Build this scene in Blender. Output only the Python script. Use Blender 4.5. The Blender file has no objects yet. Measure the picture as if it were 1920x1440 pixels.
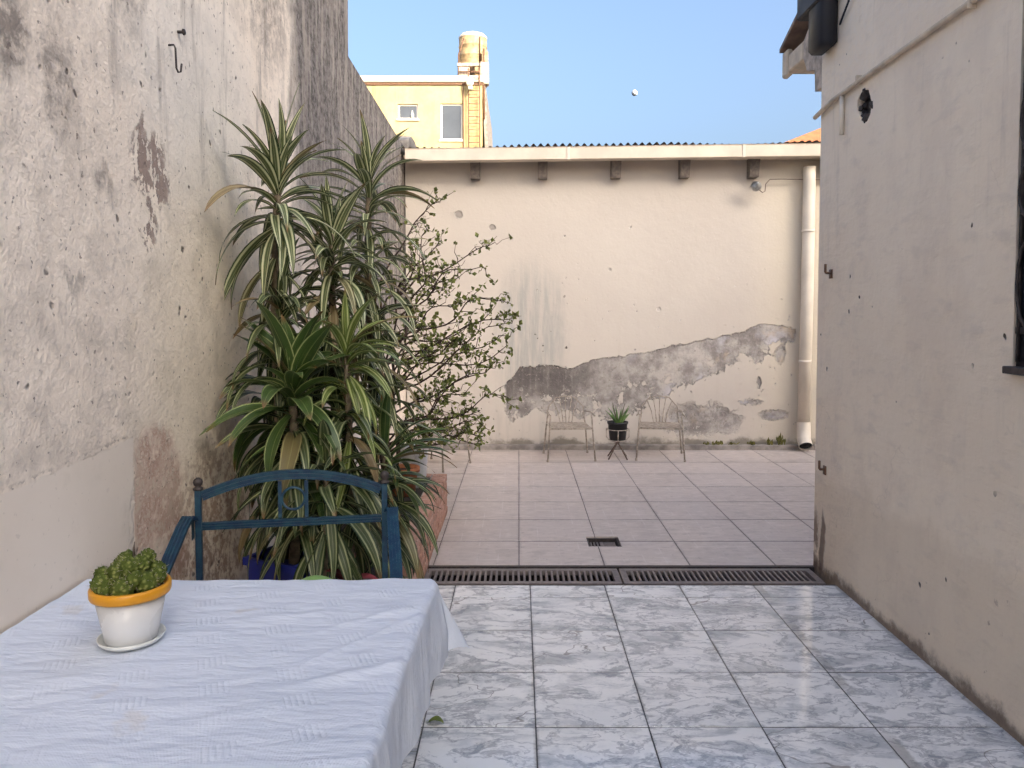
import bpy, bmesh, math, random
from mathutils import Vector, Matrix, noise as mnoise

R = math.radians
scene = bpy.context.scene
COL = scene.collection
rng = random.Random(7)

# ------------------------------------------------------------------ camera
F_PX, CX, HZ = 1400.0, 973.0, 585.0       # focal length, vanishing column and horizon row of a 1920x1440 frame
EYE = 1.5
PITCH = R(2.5)
cam = bpy.data.cameras.new('camera')
cam.sensor_width = 36.0
cam.lens = F_PX / 1920.0 * 36.0
cam.shift_x = -(CX - 960.0) / 1920.0
cam.shift_y = (F_PX * math.tan(PITCH) - (720.0 - HZ)) / 1920.0
cam.clip_start = 0.05
cam.clip_end = 3000.0
camo = bpy.data.objects.new('camera', cam)
COL.objects.link(camo)
camo.location = (0, 0, EYE)
camo.rotation_euler = (R(90) - PITCH, 0, 0)
scene.camera = camo

# ------------------------------------------------------------------ sky, sun, exposure
SUN_AZ, SUN_EL = R(-35), R(25)             # light travels away from the camera, towards the left
world = bpy.data.worlds.new('World')
scene.world = world
world.use_nodes = True
wn = world.node_tree
wn.nodes.clear()
sky = wn.nodes.new('ShaderNodeTexSky')
sky.sky_type = 'NISHITA'
sky.sun_disc = False
sky.sun_elevation = SUN_EL
sky.sun_rotation = math.pi + SUN_AZ
sky.air_density = 1.0
sky.dust_density = 9.5
sky.ozone_density = 4.0
bg = wn.nodes.new('ShaderNodeBackground')
bg.inputs['Strength'].default_value = 0.15
wo = wn.nodes.new('ShaderNodeOutputWorld')
wn.links.new(sky.outputs[0], bg.inputs[0])
wn.links.new(bg.outputs[0], wo.inputs[0])

sun = bpy.data.lights.new('sun', 'SUN')
sun.energy = 2.0
sun.angle = R(0.5)
sun.color = (1.0, 0.90, 0.74)
suno = bpy.data.objects.new('sun', sun)
COL.objects.link(suno)
sdir = Vector((math.sin(SUN_AZ) * math.cos(SUN_EL), math.cos(SUN_AZ) * math.cos(SUN_EL), -math.sin(SUN_EL)))
suno.rotation_euler = sdir.to_track_quat('-Z', 'Y').to_euler()
suno.location = (-4, -20, 15)

vs = scene.view_settings
vs.view_transform = 'Standard'
vs.look = 'None'
vs.exposure = 1.70
vs.gamma = 1.0
vs.use_curve_mapping = False
vs.use_white_balance = True
vs.white_balance_temperature = 6900
vs.white_balance_tint = 10

scene.render.engine = 'CYCLES'
cy = scene.cycles
cy.max_bounces = 6
cy.diffuse_bounces = 4
cy.glossy_bounces = 3
cy.transmission_bounces = 4
cy.transparent_max_bounces = 8
cy.use_denoising = True
cy.use_adaptive_sampling = True
cy.adaptive_threshold = 0.06
cy.adaptive_min_samples = 16
cy.caustics_reflective = False
cy.caustics_refractive = False

# ------------------------------------------------------------------ helpers
def at(x, y, d):
    """A point of the place from its picture position and its distance ahead (metres)."""
    up = 0.0
    px, py = x - CX, -(y - (720.0 + (F_PX * math.tan(PITCH) - (720.0 - HZ))))
    c, s = math.cos(PITCH), math.sin(PITCH)
    # fwd = d*c - dh*s ; upc = d*s + dh*c ; py = f*upc/fwd
    k = py / F_PX
    dh = d * (k * c - s) / (c + k * s)
    fwd = d * c - dh * s
    return Vector((px * fwd / F_PX, d, EYE + dh))

def tag(o, label=None, cat=None, group=None, kind=None):
    if label: o['label'] = label
    if cat: o['category'] = cat
    if group: o['group'] = group
    if kind: o['kind'] = kind
    return o

def empty(name, loc=(0, 0, 0), rz=0.0, label=None, cat=None, group=None):
    o = bpy.data.objects.new(name, None)
    COL.objects.link(o)
    o.location = loc
    o.rotation_euler = (0, 0, rz)
    o.empty_display_size = 0.1
    return tag(o, label, cat, group)

def mesh_of(bm, name, mats, smooth=False):
    me = bpy.data.meshes.new(name)
    bm.normal_update()
    bm.to_mesh(me)
    bm.free()
    for m in (mats if isinstance(mats, (list, tuple)) else [mats]):
        me.materials.append(m)
    if smooth:
        me.polygons.foreach_set('use_smooth', [True] * len(me.polygons))
    return me

def wm(o):
    m = Matrix.LocRotScale(Vector(o.location), o.rotation_euler, Vector(o.scale))
    return (wm(o.parent) @ o.matrix_parent_inverse @ m) if o.parent else m

def place(name, me, parent=None, loc=(0, 0, 0), rot=(0, 0, 0), scale=(1, 1, 1), world_coords=False):
    o = bpy.data.objects.new(name, me)
    COL.objects.link(o)
    o.location = loc
    o.rotation_euler = rot
    o.scale = scale
    if parent is not None:
        o.parent = parent
        if world_coords:          # the mesh is written in place coordinates
            o.matrix_parent_inverse = wm(parent).inverted()
    return o

def build(name, bm, mat, parent=None, smooth=False, world_coords=False, **kw):
    return place(name, mesh_of(bm, name, mat, smooth), parent, world_coords=world_coords, **kw)

def box(bm, x0, x1, y0, y1, z0, z1, bevel=0.0, M=None):
    vsn = [bm.verts.new((x, y, z)) for x in (x0, x1) for y in (y0, y1) for z in (z0, z1)]
    q = [(0, 1, 3, 2), (4, 6, 7, 5), (0, 4, 5, 1), (2, 3, 7, 6), (0, 2, 6, 4), (1, 5, 7, 3)]
    fs = [bm.faces.new([vsn[i] for i in f]) for f in q]
    if bevel:
        es = list({e for f in fs for e in f.edges})
        r = bmesh.ops.bevel(bm, geom=es, offset=bevel, segments=1, affect='EDGES', profile=0.5)
        vsn = list({v for f in r['faces'] for v in f.verts} | {v for v in vsn if v.is_valid})
    if M is not None:
        bmesh.ops.transform(bm, matrix=M, verts=[v for v in vsn if v.is_valid])
    return vsn

def ring(bm, c, ax_u, ax_v, r, n):
    return [bm.verts.new(c + ax_u * (math.cos(2 * math.pi * i / n) * r) + ax_v * (math.sin(2 * math.pi * i / n) * r)) for i in range(n)]

def tube(bm, pts, rad, n=8, cap=True, closed=False):
    pts = [Vector(p) for p in pts]
    N = len(pts)
    rads = rad if isinstance(rad, (list, tuple)) else [rad] * N
    rings = []
    prev = None
    for i, p in enumerate(pts):
        a = pts[(i - 1) % N] if (closed or i > 0) else pts[i]
        b = pts[(i + 1) % N] if (closed or i < N - 1) else pts[i]
        t = (b - a)
        t = t.normalized() if t.length > 1e-9 else Vector((0, 0, 1))
        if prev is None:
            ref = Vector((0, 0, 1)) if abs(t.z) < 0.9 else Vector((0, 1, 0))
            u = t.cross(ref).normalized()
        else:
            u = (prev - t * prev.dot(t)).normalized()
        prev = u
        v = t.cross(u)
        rings.append(ring(bm, p, u, v, rads[i], n))
    M_ = N if closed else N - 1
    for i in range(M_):
        A, B = rings[i], rings[(i + 1) % N]
        for j in range(n):
            bm.faces.new((A[j], A[(j + 1) % n], B[(j + 1) % n], B[j]))
    if cap and not closed:
        bm.faces.new(list(reversed(rings[0])))
        bm.faces.new(rings[-1])

def lathe(bm, prof, n=24, c=(0, 0, 0), M=None):
    c = Vector(c)
    rings, new = [], []
    for r, z in prof:
        if r < 1e-5:
            rings.append([bm.verts.new(c + Vector((0, 0, z)))])
        else:
            rings.append([bm.verts.new(c + Vector((r * math.cos(2 * math.pi * i / n), r * math.sin(2 * math.pi * i / n), z))) for i in range(n)])
        new += rings[-1]
    for A, B in zip(rings[:-1], rings[1:]):
        for j in range(n):
            k = (j + 1) % n
            if len(A) == 1 and len(B) == 1: continue
            if len(A) == 1: bm.faces.new((A[0], B[k], B[j]))
            elif len(B) == 1: bm.faces.new((A[j], A[k], B[0]))
            else: bm.faces.new((A[j], A[k], B[k], B[j]))
    if M is not None:
        bmesh.ops.transform(bm, matrix=M, verts=new)
    return new

def strap(bm, pts, wide, half, thick, grooves=0):
    """A flat bar swept along pts; wide = direction of its width. Grooves make raised ridges along it."""
    pts = [Vector(p) for p in pts]
    wide = Vector(wide).normalized()
    if grooves:
        us = []
        n = grooves * 2 - 1
        for i in range(n):
            a, b = -1 + 2 * i / n, -1 + 2 * (i + 1) / n
            hgt = thick if i % 2 == 0 else thick * 0.45
            us += [(a, hgt), (b, hgt)]
    else:
        us = [(-1, thick), (1, thick)]
    prof = [(u * half, h) for u, h in us] + [(u * half, -h) for u, h in reversed(us)]
    rings = []
    for i, p in enumerate(pts):
        a, b = pts[max(0, i - 1)], pts[min(len(pts) - 1, i + 1)]
        t = (b - a).normalized()
        w = (wide - t * wide.dot(t)).normalized()
        nrm = t.cross(w)
        rings.append([bm.verts.new(p + w * u + nrm * h) for u, h in prof])
    m = len(prof)
    for A, B in zip(rings[:-1], rings[1:]):
        for j in range(m):
            bm.faces.new((A[j], A[(j + 1) % m], B[(j + 1) % m], B[j]))
    bm.faces.new(list(reversed(rings[0])))
    bm.faces.new(rings[-1])

def cut(me, cutters):
    """Boolean difference of mesh datablock me by cutter bmeshes; returns a new mesh."""
    o = bpy.data.objects.new('tmp', me)
    COL.objects.link(o)
    tmp = []
    for cb in cutters:
        cm = bpy.data.meshes.new('tmpc')
        bmesh.ops.recalc_face_normals(cb, faces=cb.faces)
        cb.to_mesh(cm); cb.free()
        co = bpy.data.objects.new('tmpc', cm)
        COL.objects.link(co)
        m = o.modifiers.new('b', 'BOOLEAN')
        m.operation = 'DIFFERENCE'; m.object = co; m.solver = 'EXACT'
        tmp.append(co)
    dg = bpy.context.evaluated_depsgraph_get()
    dg.update()
    out = bpy.data.meshes.new_from_object(o.evaluated_get(dg))
    for x in tmp + [o]:
        d = x.data
        bpy.data.objects.remove(x)
        if d is not me: bpy.data.meshes.remove(d)
    out.name = me.name
    return out

# ------------------------------------------------------------------ node materials
class G:
    def __init__(self, name):
        self.m = bpy.data.materials.new(name)
        self.m.use_nodes = True
        self.t = self.m.node_tree
        self.t.nodes.clear()
        self.out = self.t.nodes.new('ShaderNodeOutputMaterial')
        self.memo = {}
    def once(self, key, fn):
        if key not in self.memo: self.memo[key] = fn()
        return self.memo[key]
    def n(self, typ, **kw):
        nd = self.t.nodes.new(typ)
        for k, v in kw.items(): setattr(nd, k, v)
        return nd
    def put(self, sock, v):
        if isinstance(v, bpy.types.NodeSocket): self.t.links.new(v, sock)
        elif v is not None:
            if sock.type == 'RGBA' and not hasattr(v, '__len__'): v = (v, v, v)
            if sock.type == 'RGBA' and len(v) == 3: v = (*v, 1)
            sock.default_value = v
    def obj(self): return self.once('obj', lambda: self.n('ShaderNodeTexCoord').outputs['Object'])
    def uv(self): return self.once('uv', lambda: self.n('ShaderNodeTexCoord').outputs['UV'])
    def pos(self): return self.once('pos', lambda: self.n('ShaderNodeNewGeometry').outputs['Position'])
    def rand(self): return self.once('rand', lambda: self.n('ShaderNodeObjectInfo').outputs['Random'])
    def sep(self, v):
        s = self.n('ShaderNodeSeparateXYZ'); self.put(s.inputs[0], v); return s.outputs
    def comb(self, x=0., y=0., z=0.):
        s = self.n('ShaderNodeCombineXYZ')
        for i, a in enumerate((x, y, z)): self.put(s.inputs[i], a)
        return s.outputs[0]
    def math(self, op, a, b=None, c=None, clamp=False):
        s = self.n('ShaderNodeMath', operation=op, use_clamp=clamp)
        for i, v in enumerate((a, b, c)):
            if v is not None: self.put(s.inputs[i], v)
        return s.outputs[0]
    def add(self, a, b): return self.math('ADD', a, b)
    def sub(self, a, b): return self.math('SUBTRACT', a, b)
    def mul(self, a, b): return self.math('MULTIPLY', a, b)
    def mx(self, a, b): return self.math('MAXIMUM', a, b)
    def mn(self, a, b): return self.math('MINIMUM', a, b)
    def inv(self, a): return self.math('SUBTRACT', 1.0, a)
    def vmath(self, op, a, b):
        s = self.n('ShaderNodeVectorMath', operation=op)
        self.put(s.inputs[0], a); self.put(s.inputs[1], b); return s.outputs[0]
    def scalev(self, v, s3): return self.vmath('MULTIPLY', v, s3)
    def noise(self, v, scale=5., detail=4., rough=0.55, dist=0., color=False):
        return self.once(('noise', v.as_pointer(), scale, detail, rough, dist, color), lambda: self._noise(v, scale, detail, rough, dist, color))
    def _noise(self, v, scale, detail, rough, dist, color):
        detail = min(detail, 5.)
        s = self.n('ShaderNodeTexNoise')
        self.put(s.inputs['Vector'], v)
        s.inputs['Scale'].default_value = scale
        s.inputs['Detail'].default_value = detail
        s.inputs['Roughness'].default_value = rough
        s.inputs['Distortion'].default_value = dist
        return s.outputs['Color' if color else 'Fac']
    def vor(self, v, scale=5., feature='F1', rnd=1.0, color=False):
        s = self.n('ShaderNodeTexVoronoi', feature=feature)
        self.put(s.inputs['Vector'], v)
        s.inputs['Scale'].default_value = scale
        s.inputs['Randomness'].default_value = rnd
        return s.outputs['Color'] if color else s.outputs['Distance']
    def ss(self, v, lo, hi, a=0., b=1.):
        s = self.n('ShaderNodeMapRange', interpolation_type='SMOOTHSTEP')
        self.put(s.inputs[0], v)
        for i, x in zip((1, 2, 3, 4), (lo, hi, a, b)): self.put(s.inputs[i], x)
        return s.outputs[0]
    def lin(self, v, lo, hi, a=0., b=1.):
        s = self.n('ShaderNodeMapRange')
        self.put(s.inputs[0], v)
        for i, x in zip((1, 2, 3, 4), (lo, hi, a, b)): self.put(s.inputs[i], x)
        return s.outputs[0]
    def mix(self, f, a, b, blend='MIX'):
        s = self.n('ShaderNodeMix', data_type='RGBA', blend_type=blend)
        self.put(s.inputs[0], f); self.put(s.inputs[6], a); self.put(s.inputs[7], b)
        return s.outputs[2]
    def ramp(self, f, stops):
        s = self.n('ShaderNodeValToRGB')
        self.put(s.inputs[0], f)
        e = s.color_ramp.elements
        while len(e) < len(stops): e.new(0.5)
        for el, (p, c) in zip(e, stops):
            el.position = p
            el.color = (*c, 1) if hasattr(c, '__len__') else (c, c, c, 1)
        return s.outputs[0]
    def curve(self, f, pts):
        """piecewise line through pts, x and y both 0..1"""
        s = self.n('ShaderNodeFloatCurve')
        self.put(s.inputs['Value'], f)
        c = s.mapping.curves[0]
        while len(c.points) < len(pts): c.points.new(0.5, 0.5)
        for p, (x, y) in zip(c.points, pts):
            p.location = (x, y); p.handle_type = 'VECTOR'
        s.mapping.update()
        return s.outputs[0]
    def blob(self, a, b, ca, cb, ra, rb, soft=0.35):
        """soft ellipse in the (a, b) plane: 1 inside, 0 outside"""
        u = self.math('DIVIDE', self.sub(a, ca), ra)
        v = self.math('DIVIDE', self.sub(b, cb), rb)
        d = self.add(self.mul(u, u), self.mul(v, v))
        return self.ss(d, 1 - soft, 1 + soft, 1., 0.)
    def bump(self, h, strength=0.3, dist=0.01, nrm=None):
        s = self.n('ShaderNodeBump')
        s.inputs['Strength'].default_value = strength
        s.inputs['Distance'].default_value = dist
        self.put(s.inputs['Height'], h)
        if nrm is not None: self.put(s.inputs['Normal'], nrm)
        return s.outputs[0]
    def bsdf(self, color, rough=0.7, normal=None, metal=0., spec=0.5, coat=0., trans=0., extra=None):
        p = self.n('ShaderNodeBsdfPrincipled')
        self.put(p.inputs['Base Color'], color)
        self.put(p.inputs['Roughness'], rough)
        self.put(p.inputs['Metallic'], metal)
        p.inputs['Specular IOR Level'].default_value = spec
        p.inputs['Coat Weight'].default_value = coat
        if normal is not None: self.put(p.inputs['Normal'], normal)
        sh = p.outputs[0]
        if trans:
            t = self.n('ShaderNodeBsdfTranslucent')
            self.put(t.inputs[0], color)
            mx = self.n('ShaderNodeMixShader'); mx.inputs[0].default_value = trans
            self.t.links.new(sh, mx.inputs[1]); self.t.links.new(t.outputs[0], mx.inputs[2])
            sh = mx.outputs[0]
        self.t.links.new(sh, self.out.inputs[0])
        return self.m

def plain(name, color, rough=0.6, var=0.12, scale=12., metal=0., bump=0.15, spec=0.5, coat=0.):
    g = G(name)
    P = g.obj()
    n = g.noise(P, scale, 5)
    c = g.mix(g.ss(n, 0.3, 0.7), tuple(x * (1 - var) for x in color), tuple(min(1, x * (1 + var)) for x in color))
    return g.bsdf(c, g.lin(n, 0.3, 0.7, rough * 0.85, min(1, rough * 1.15)), g.bump(g.noise(P, scale * 4, 3), bump, 0.003), metal, spec, coat)

# ================================================================== MATERIALS OF THE SETTING
BW = 8.15                       # distance of the back wall
LX, RX = -1.23, 1.743           # planes of the left and the right wall
def bwp(zx, zy):                # a point of the back wall
    p = at(760 + zx / 2.4615, 400 + zy / 2.4615, BW); return p.x, p.z

def mat_back_wall():
    g = G('back_wall_plaster')
    P = g.obj(); x, y, z = g.sep(P)
    fine = g.noise(P, 9, 6, 0.65)
    finer = g.noise(P, 40, 4, 0.6)
    dn = g.sub(g.noise(P, 3.2, 7, 0.68), 0.5)
    xd = g.add(x, g.mul(g.sub(g.noise(P, 5, 5, 0.6), 0.5), 0.22))
    base = g.mix(g.ss(g.noise(P, 0.7, 3), 0.35, 0.65), (0.555, 0.50, 0.445), (0.59, 0.535, 0.475))
    base = g.mix(g.mul(g.ss(fine, 0.5, 0.75), 0.25), base, (0.55, 0.49, 0.43))
    base = g.mix(g.mul(g.ss(x, 2.35, 3.0), 0.55), base, (0.65, 0.575, 0.45))
    # grey-green damp stain above the loss, running in streaks
    st = g.noise(g.scalev(P, (9, 1, 0.9)), 1.6, 6, 0.65)
    c0 = bwp(575, 560)
    damp = g.blob(g.add(x, g.mul(dn, 0.3)), z, c0[0], c0[1], 0.36, 0.72, 0.75)
    base = g.mix(g.mul(damp, g.ss(st, 0.36, 0.62, 0.25, 0.85)), base, (0.36, 0.355, 0.335))
    c1 = bwp(520, 930)
    damp2 = g.blob(g.add(x, g.mul(dn, 0.5)), z, c1[0] - .1, c1[1] - .2, 0.55, 0.5, 0.9)
    base = g.mix(g.mul(damp2, g.ss(st, 0.48, 0.68, 0., 0.35)), base, (0.42, 0.40, 0.36))
    # general faint runs
    base = g.mix(g.mul(g.ss(g.noise(g.scalev(P, (12, 1, 0.5)), 1.1, 5, 0.6), 0.52, 0.75), g.ss(z, 2.9, 0.6, 0.0, 0.25)), base, (0.48, 0.42, 0.36))
    # the band of lost plaster: an upper and a lower edge along x
    up = [(455, 800), (475, 770), (520, 715), (640, 698), (760, 716), (880, 668), (1000, 660), (1100, 640), (1250, 608), (1380, 588), (1550, 542), (1650, 512), (1760, 520), (1812, 540)]
    lo = [(455, 830), (490, 890), (525, 950), (600, 915), (700, 905), (800, 940), (930, 950), (1060, 915), (1180, 850), (1250, 805), (1400, 765), (1550, 690), (1700, 640), (1812, 600)]
    X0, X1 = bwp(440, 0)[0], bwp(1830, 0)[0]
    def cv(l):
        return [((bwp(a, 0)[0] - X0) / (X1 - X0), bwp(0, b)[1] / 3.0) for a, b in l]
    t = g.lin(xd, X0, X1)
    cu = [(0.0, 0.24)] + cv(up) + [(1.0, 0.2)]
    cl = [(0.0, 0.30)] + cv(lo) + [(1.0, 0.45)]
    zu = g.mul(g.curve(t, cu), 3.0)
    zl = g.mul(g.curve(t, cl), 3.0)
    zz = g.add(g.add(z, g.mul(dn, 0.20)), g.mul(g.sub(finer, .5), .07))
    zz2 = g.add(z, g.mul(g.sub(g.noise(P, 4.1, 8, 0.72), 0.5), 0.55))
    band = g.mul(g.ss(g.sub(zu, zz), -0.004, 0.008), g.ss(g.sub(zz2, zl), -0.012, 0.008))
    band = g.mul(band, g.mul(g.ss(xd, bwp(460, 0)[0], bwp(475, 0)[0]), g.ss(xd, bwp(1812, 0)[0], bwp(1800, 0)[0])))
    # islands of paint left inside the lower half of the band
    isl = g.ss(g.noise(P, 6.5, 6, 0.66), 0.555, 0.57)
    band = g.mul(band, g.inv(g.mul(isl, g.ss(g.sub(zu, z), 0.16, 0.36))))
    # further loose patches
    m = band
    for zx, zy, rx, rz in ((1360, 950, 150, 62), (1290, 960, 90, 55), (1450, 960, 85, 50), (1700, 930, 55, 20), (1590, 870, 48, 11), (1632, 780, 10, 22), (1730, 650, 18, 36), (485, 905, 22, 60)):
        a, b = bwp(zx, zy)
        s = BW / 1400 / 2.4615
        w = g.blob(g.add(x, g.mul(dn, 0.16)), g.add(z, g.mul(g.sub(finer, 0.5), 0.12)), a, b, rx * s * 1.15, rz * s * 1.15, 0.7)
        w = g.mul(w, g.ss(g.add(g.noise(P, 7, 6, 0.7), g.mul(w, 0.14)), 0.525, 0.545))
        m = g.mx(m, w)
    # small chips all over the lower two thirds
    chip = g.mul(g.ss(g.noise(P, 13, 5, 0.62), 0.66, 0.675), g.ss(z, 2.3, 1.1, 0.0, 1.0))
    m = g.mx(m, chip)
    for zx, zy, r in ((245, 5, 17), (400, 65, 14), (1040, 62, 6), (735, 103, 5), (1170, 440, 9), (945, 260, 7)):
        a, b = bwp(zx, zy); s = BW / 1400 / 2.4615
        m = g.mx(m, g.mul(g.blob(g.add(x, g.mul(dn, 0.05)), g.add(z, g.mul(g.sub(fine, .5), 0.08)), a, b, r * s, r * s, 0.5), 0.55))
    # colour of what lies under the paint
    und = g.mix(g.ss(g.noise(P, 4.5, 7, 0.7), 0.36, 0.64), (0.245, 0.22, 0.205), (0.50, 0.46, 0.425))
    und = g.mix(g.mul(g.ss(g.noise(P, 2.6, 5), 0.52, 0.66), g.ss(x, 0.8, 2.2)), und, (0.52, 0.50, 0.53))
    und = g.mix(g.mul(g.ss(g.noise(P, 3.3, 5), 0.56, 0.66), g.ss(x, 1.4, 2.4, 0., 0.6)), und, (0.52, 0.40, 0.27))
    dk = g.mul(g.ss(g.add(x, g.mul(dn, 0.6)), 1.35, 0.35), g.ss(g.sub(zu, z), 0.55, 0.12))
    dk = g.mul(dk, g.ss(st, 0.30, 0.55, 0.55, 1.0))
    und = g.mix(g.mul(dk, 0.85), und, (0.105, 0.092, 0.088))
    und = g.mix(g.mul(g.ss(finer, 0.55, 0.7), 0.35), und, (0.55, 0.49, 0.43))
    und = g.mix(g.mul(g.ss(g.noise(P, 22, 3), 0.62, 0.7), 0.5), und, (0.17, 0.15, 0.13))
    col = g.mix(m, base, und)
    # damp line with dirt just above the ground
    foot = g.ss(g.add(z, g.mul(g.sub(g.noise(P, 4, 6, 0.7), 0.5), 0.34)), 0.125, 0.05)
    col = g.mix(g.mul(foot, 0.75), col, (0.16, 0.14, 0.11))
    h = g.add(g.mul(g.inv(m), 1.6), g.add(g.mul(fine, 0.35), g.mul(g.mul(finer, 0.5), g.add(0.25, m))))
    return g.bsdf(col, 0.9, g.bump(h, 0.9, 0.016), spec=0.2)

def mat_left_wall():
    g = G('stained_left_plaster')
    P = g.obj(); x, y, z = g.sep(P)
    n1 = g.noise(P, 1.3, 5, 0.6); n2 = g.noise(P, 5, 7, 0.68); n3 = g.noise(P, 28, 5, 0.65); n4 = g.noise(P, 75, 3, 0.6)
    base = g.mix(g.ss(n1, 0.36, 0.64), (0.83, 0.725, 0.615), (0.89, 0.79, 0.68))
    base = g.mix(g.ss(n2, 0.44, 0.66, 0., 0.62), base, (0.56, 0.49, 0.42))
    base = g.mix(g.ss(n3, 0.50, 0.68, 0., 0.40), base, (0.50, 0.44, 0.385))
    base = g.mix(g.ss(n4, 0.56, 0.74, 0., 0.30), base, (0.82, 0.74, 0.64))
    # warmer, cleaner paint round the plants
    base = g.mix(g.mul(g.blob(g.add(y, g.mul(g.sub(n2, .5), .5)), z, 3.05, 1.2, 0.62, 1.0, 0.8), 0.45), base, (0.80, 0.69, 0.51))
    base = g.mix(g.mul(g.blob(g.add(y, g.mul(g.sub(n2, .5), .5)), z, 2.95, 2.35, 0.55, 0.45, 0.9), 0.5), base, (0.72, 0.69, 0.64))
    # grey-black mould in runs from the top of the wall
    st = g.noise(g.scalev(P, (1, 5.5, 0.75)), 1.7, 8, 0.68)
    st2 = g.noise(g.scalev(P, (1, 16, 1.6)), 1.5, 6, 0.7)
    reg = g.ss(g.add(y, g.mul(g.sub(n2, 0.5), 0.35)), 4.0, 4.25)
    reg = g.mul(reg, g.ss(g.add(z, g.mul(g.sub(st, .5), 0.9)), 1.35, 2.5))
    low = g.mul(g.ss(y, 5.3, 5.5), g.ss(g.add(z, g.mul(g.sub(st, .5), 1.2)), 0.7, 1.7))
    reg = g.mx(reg, low)
    mould = g.mul(reg, g.ss(g.add(g.mul(st, 0.6), g.mul(st2, 0.4)), 0.64, 0.46, 0.58, 0.985))
    col = g.mix(mould, base, g.mix(g.ss(n3, 0.35, 0.65), (0.085, 0.075, 0.070), (0.25, 0.225, 0.21)))
    # weaker runs on the near half
    runs = g.mul(g.ss(z, 1.4, 2.7), g.ss(st, 0.52, 0.70))
    col = g.mix(g.mul(runs, 0.6), col, (0.22, 0.19, 0.17))
    for cy_, cz_, ry, rz, k in ((1.95, 2.75, .35, .22, .6), (2.9, 3.1, .5, .3, .5), (3.7, 3.2, .35, .5, .6), (2.4, 2.6, .10, .25, .5), (1.83, 2.16, 0.07, 0.13, .8), (2.02, 2.10, 0.07, 0.16, .6), (1.92, 2.62, 0.14, 0.10, .7), (2.20, 2.55, 0.06, 0.10, .6), (2.23, 1.84, 0.05, 0.05, .6), (2.05, 1.61, 0.05, 0.03, .5), (2.5, 2.98, .05, .2, .5)):
        w = g.blob(g.add(y, g.mul(g.sub(n2, .5), .22)), g.add(z, g.mul(g.sub(st, .5), .35)), cy_, cz_, ry, rz, 0.8)
        col = g.mix(g.mul(w, g.ss(n3, 0.35, 0.6, 0.3 * k, k)), col, (0.20, 0.17, 0.15))
    # brown scabs where the paint has come off
    sc = None
    for cy_, cz_, ry, rz in ((2.50, 1.99, 0.13, 0.11), (2.48, 1.80, 0.06, 0.09), (2.58, 1.93, 0.08, 0.06), (2.45, 2.05, 0.03, 0.10)):
        w = g.blob(g.add(y, g.mul(g.sub(n2, .5), .20)), g.add(z, g.mul(g.sub(n3, .5), .16)), cy_, cz_, ry, rz, 0.6)
        sc = w if sc is None else g.mx(sc, w)
    sc = g.mul(sc, g.ss(g.add(g.add(g.mul(g.noise(g.scalev(P, (1, 2, 1)), 11, 6, 0.7), .55), g.mul(n3, .45)), g.mul(sc, 0.05)), 0.530, 0.552))
    col = g.mix(g.mul(sc, .85), col, g.mix(n3, (0.19, 0.13, 0.11), (0.34, 0.25, 0.215)))
    # bare pink render low down, beside the new patch
    pk = None
    for cy_, cz_, ry, rz in ((2.50, 1.02, 0.13, 0.09), (2.56, 0.87, 0.13, 0.17), (2.42, 0.80, 0.06, 0.24), (2.62, 0.66, 0.15, 0.14)):
        w = g.blob(g.add(y, g.mul(g.sub(n2, .5), .16)), g.add(z, g.mul(g.sub(n3, .5), .12)), cy_, cz_, ry, rz, 0.5)
        pk = w if pk is None else g.mx(pk, w)
    pkc = g.mix(g.ss(n2, 0.40, 0.60), (0.47, 0.29, 0.225), (0.60, 0.45, 0.36))
    pkc = g.mix(g.ss(n3, 0.48, 0.62, 0., .75), pkc, (0.64, 0.55, 0.44))
    pk = g.mul(pk, g.mul(g.ss(n2, 0.36, 0.48, 0.35, 1.0), g.ss(n3, .34, .50, .3, 1.)))
    col = g.mix(pk, col, pkc)
    rd = g.mul(g.blob(g.add(y, g.mul(g.sub(n2, .5), .22)), g.add(z, g.mul(g.sub(n3, .5), .1)), 3.0, 0.60, 0.42, 0.38, 0.9), g.ss(n3, 0.42, 0.58))
    col = g.mix(g.mul(rd, 0.65), col, (0.30, 0.15, 0.08))
    # smooth new patch of render near the table
    pe = g.mul(g.sub(g.noise(P, 14, 4), .5), 0.035)
    patch = g.mul(g.ss(g.add(y, pe), 2.368, 2.360), g.ss(g.add(g.add(z, pe), g.mul(g.sub(y, 2.36), -0.06)), 1.105, 1.098))
    pc = g.mix(g.ss(n1, .4, .6), (0.75, 0.665, 0.575), (0.79, 0.705, 0.615))
    pc = g.mix(g.ss(n2, .55, .75, 0., .3), pc, (0.52, 0.45, 0.37))
    col = g.mix(patch, col, pc)
    # a crack line along its top edge and pits all over
    edge = g.mul(g.ss(g.math('ABSOLUTE', g.sub(g.add(g.add(z, g.mul(g.sub(n3, .5), .05)), g.mul(g.sub(y, 2.36), -0.06)), 1.115)), 0.007, 0.001), g.mul(g.ss(y, 2.36, 2.30), g.ss(n3, 0.44, 0.56)))
    col = g.mix(g.mul(edge, .5), col, (0.30, 0.25, 0.215))
    pit = g.ss(g.vor(g.vmath('ADD', P, g.scalev(g.noise(P, 9, 3, .6, color=True), (.08, .08, .08))), 13), 0.16, 0.06)
    pit = g.mul(g.mul(pit, g.inv(g.mul(patch, .9))), g.ss(g.noise(P, 3.1, 3), 0.50, 0.60))
    col = g.mix(g.mul(pit, .85), col, (0.13, 0.10, 0.085))
    pit2 = g.mul(g.ss(g.noise(P, 48, 3, .5), 0.665, 0.70), g.inv(g.mul(patch, .8)))
    col = g.mix(g.mul(pit2, .7), col, (0.17, 0.14, 0.12))
    h = g.add(g.mul(n2, 0.8), g.add(g.mul(n3, 0.5), g.mul(n4, 0.25)))
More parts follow.
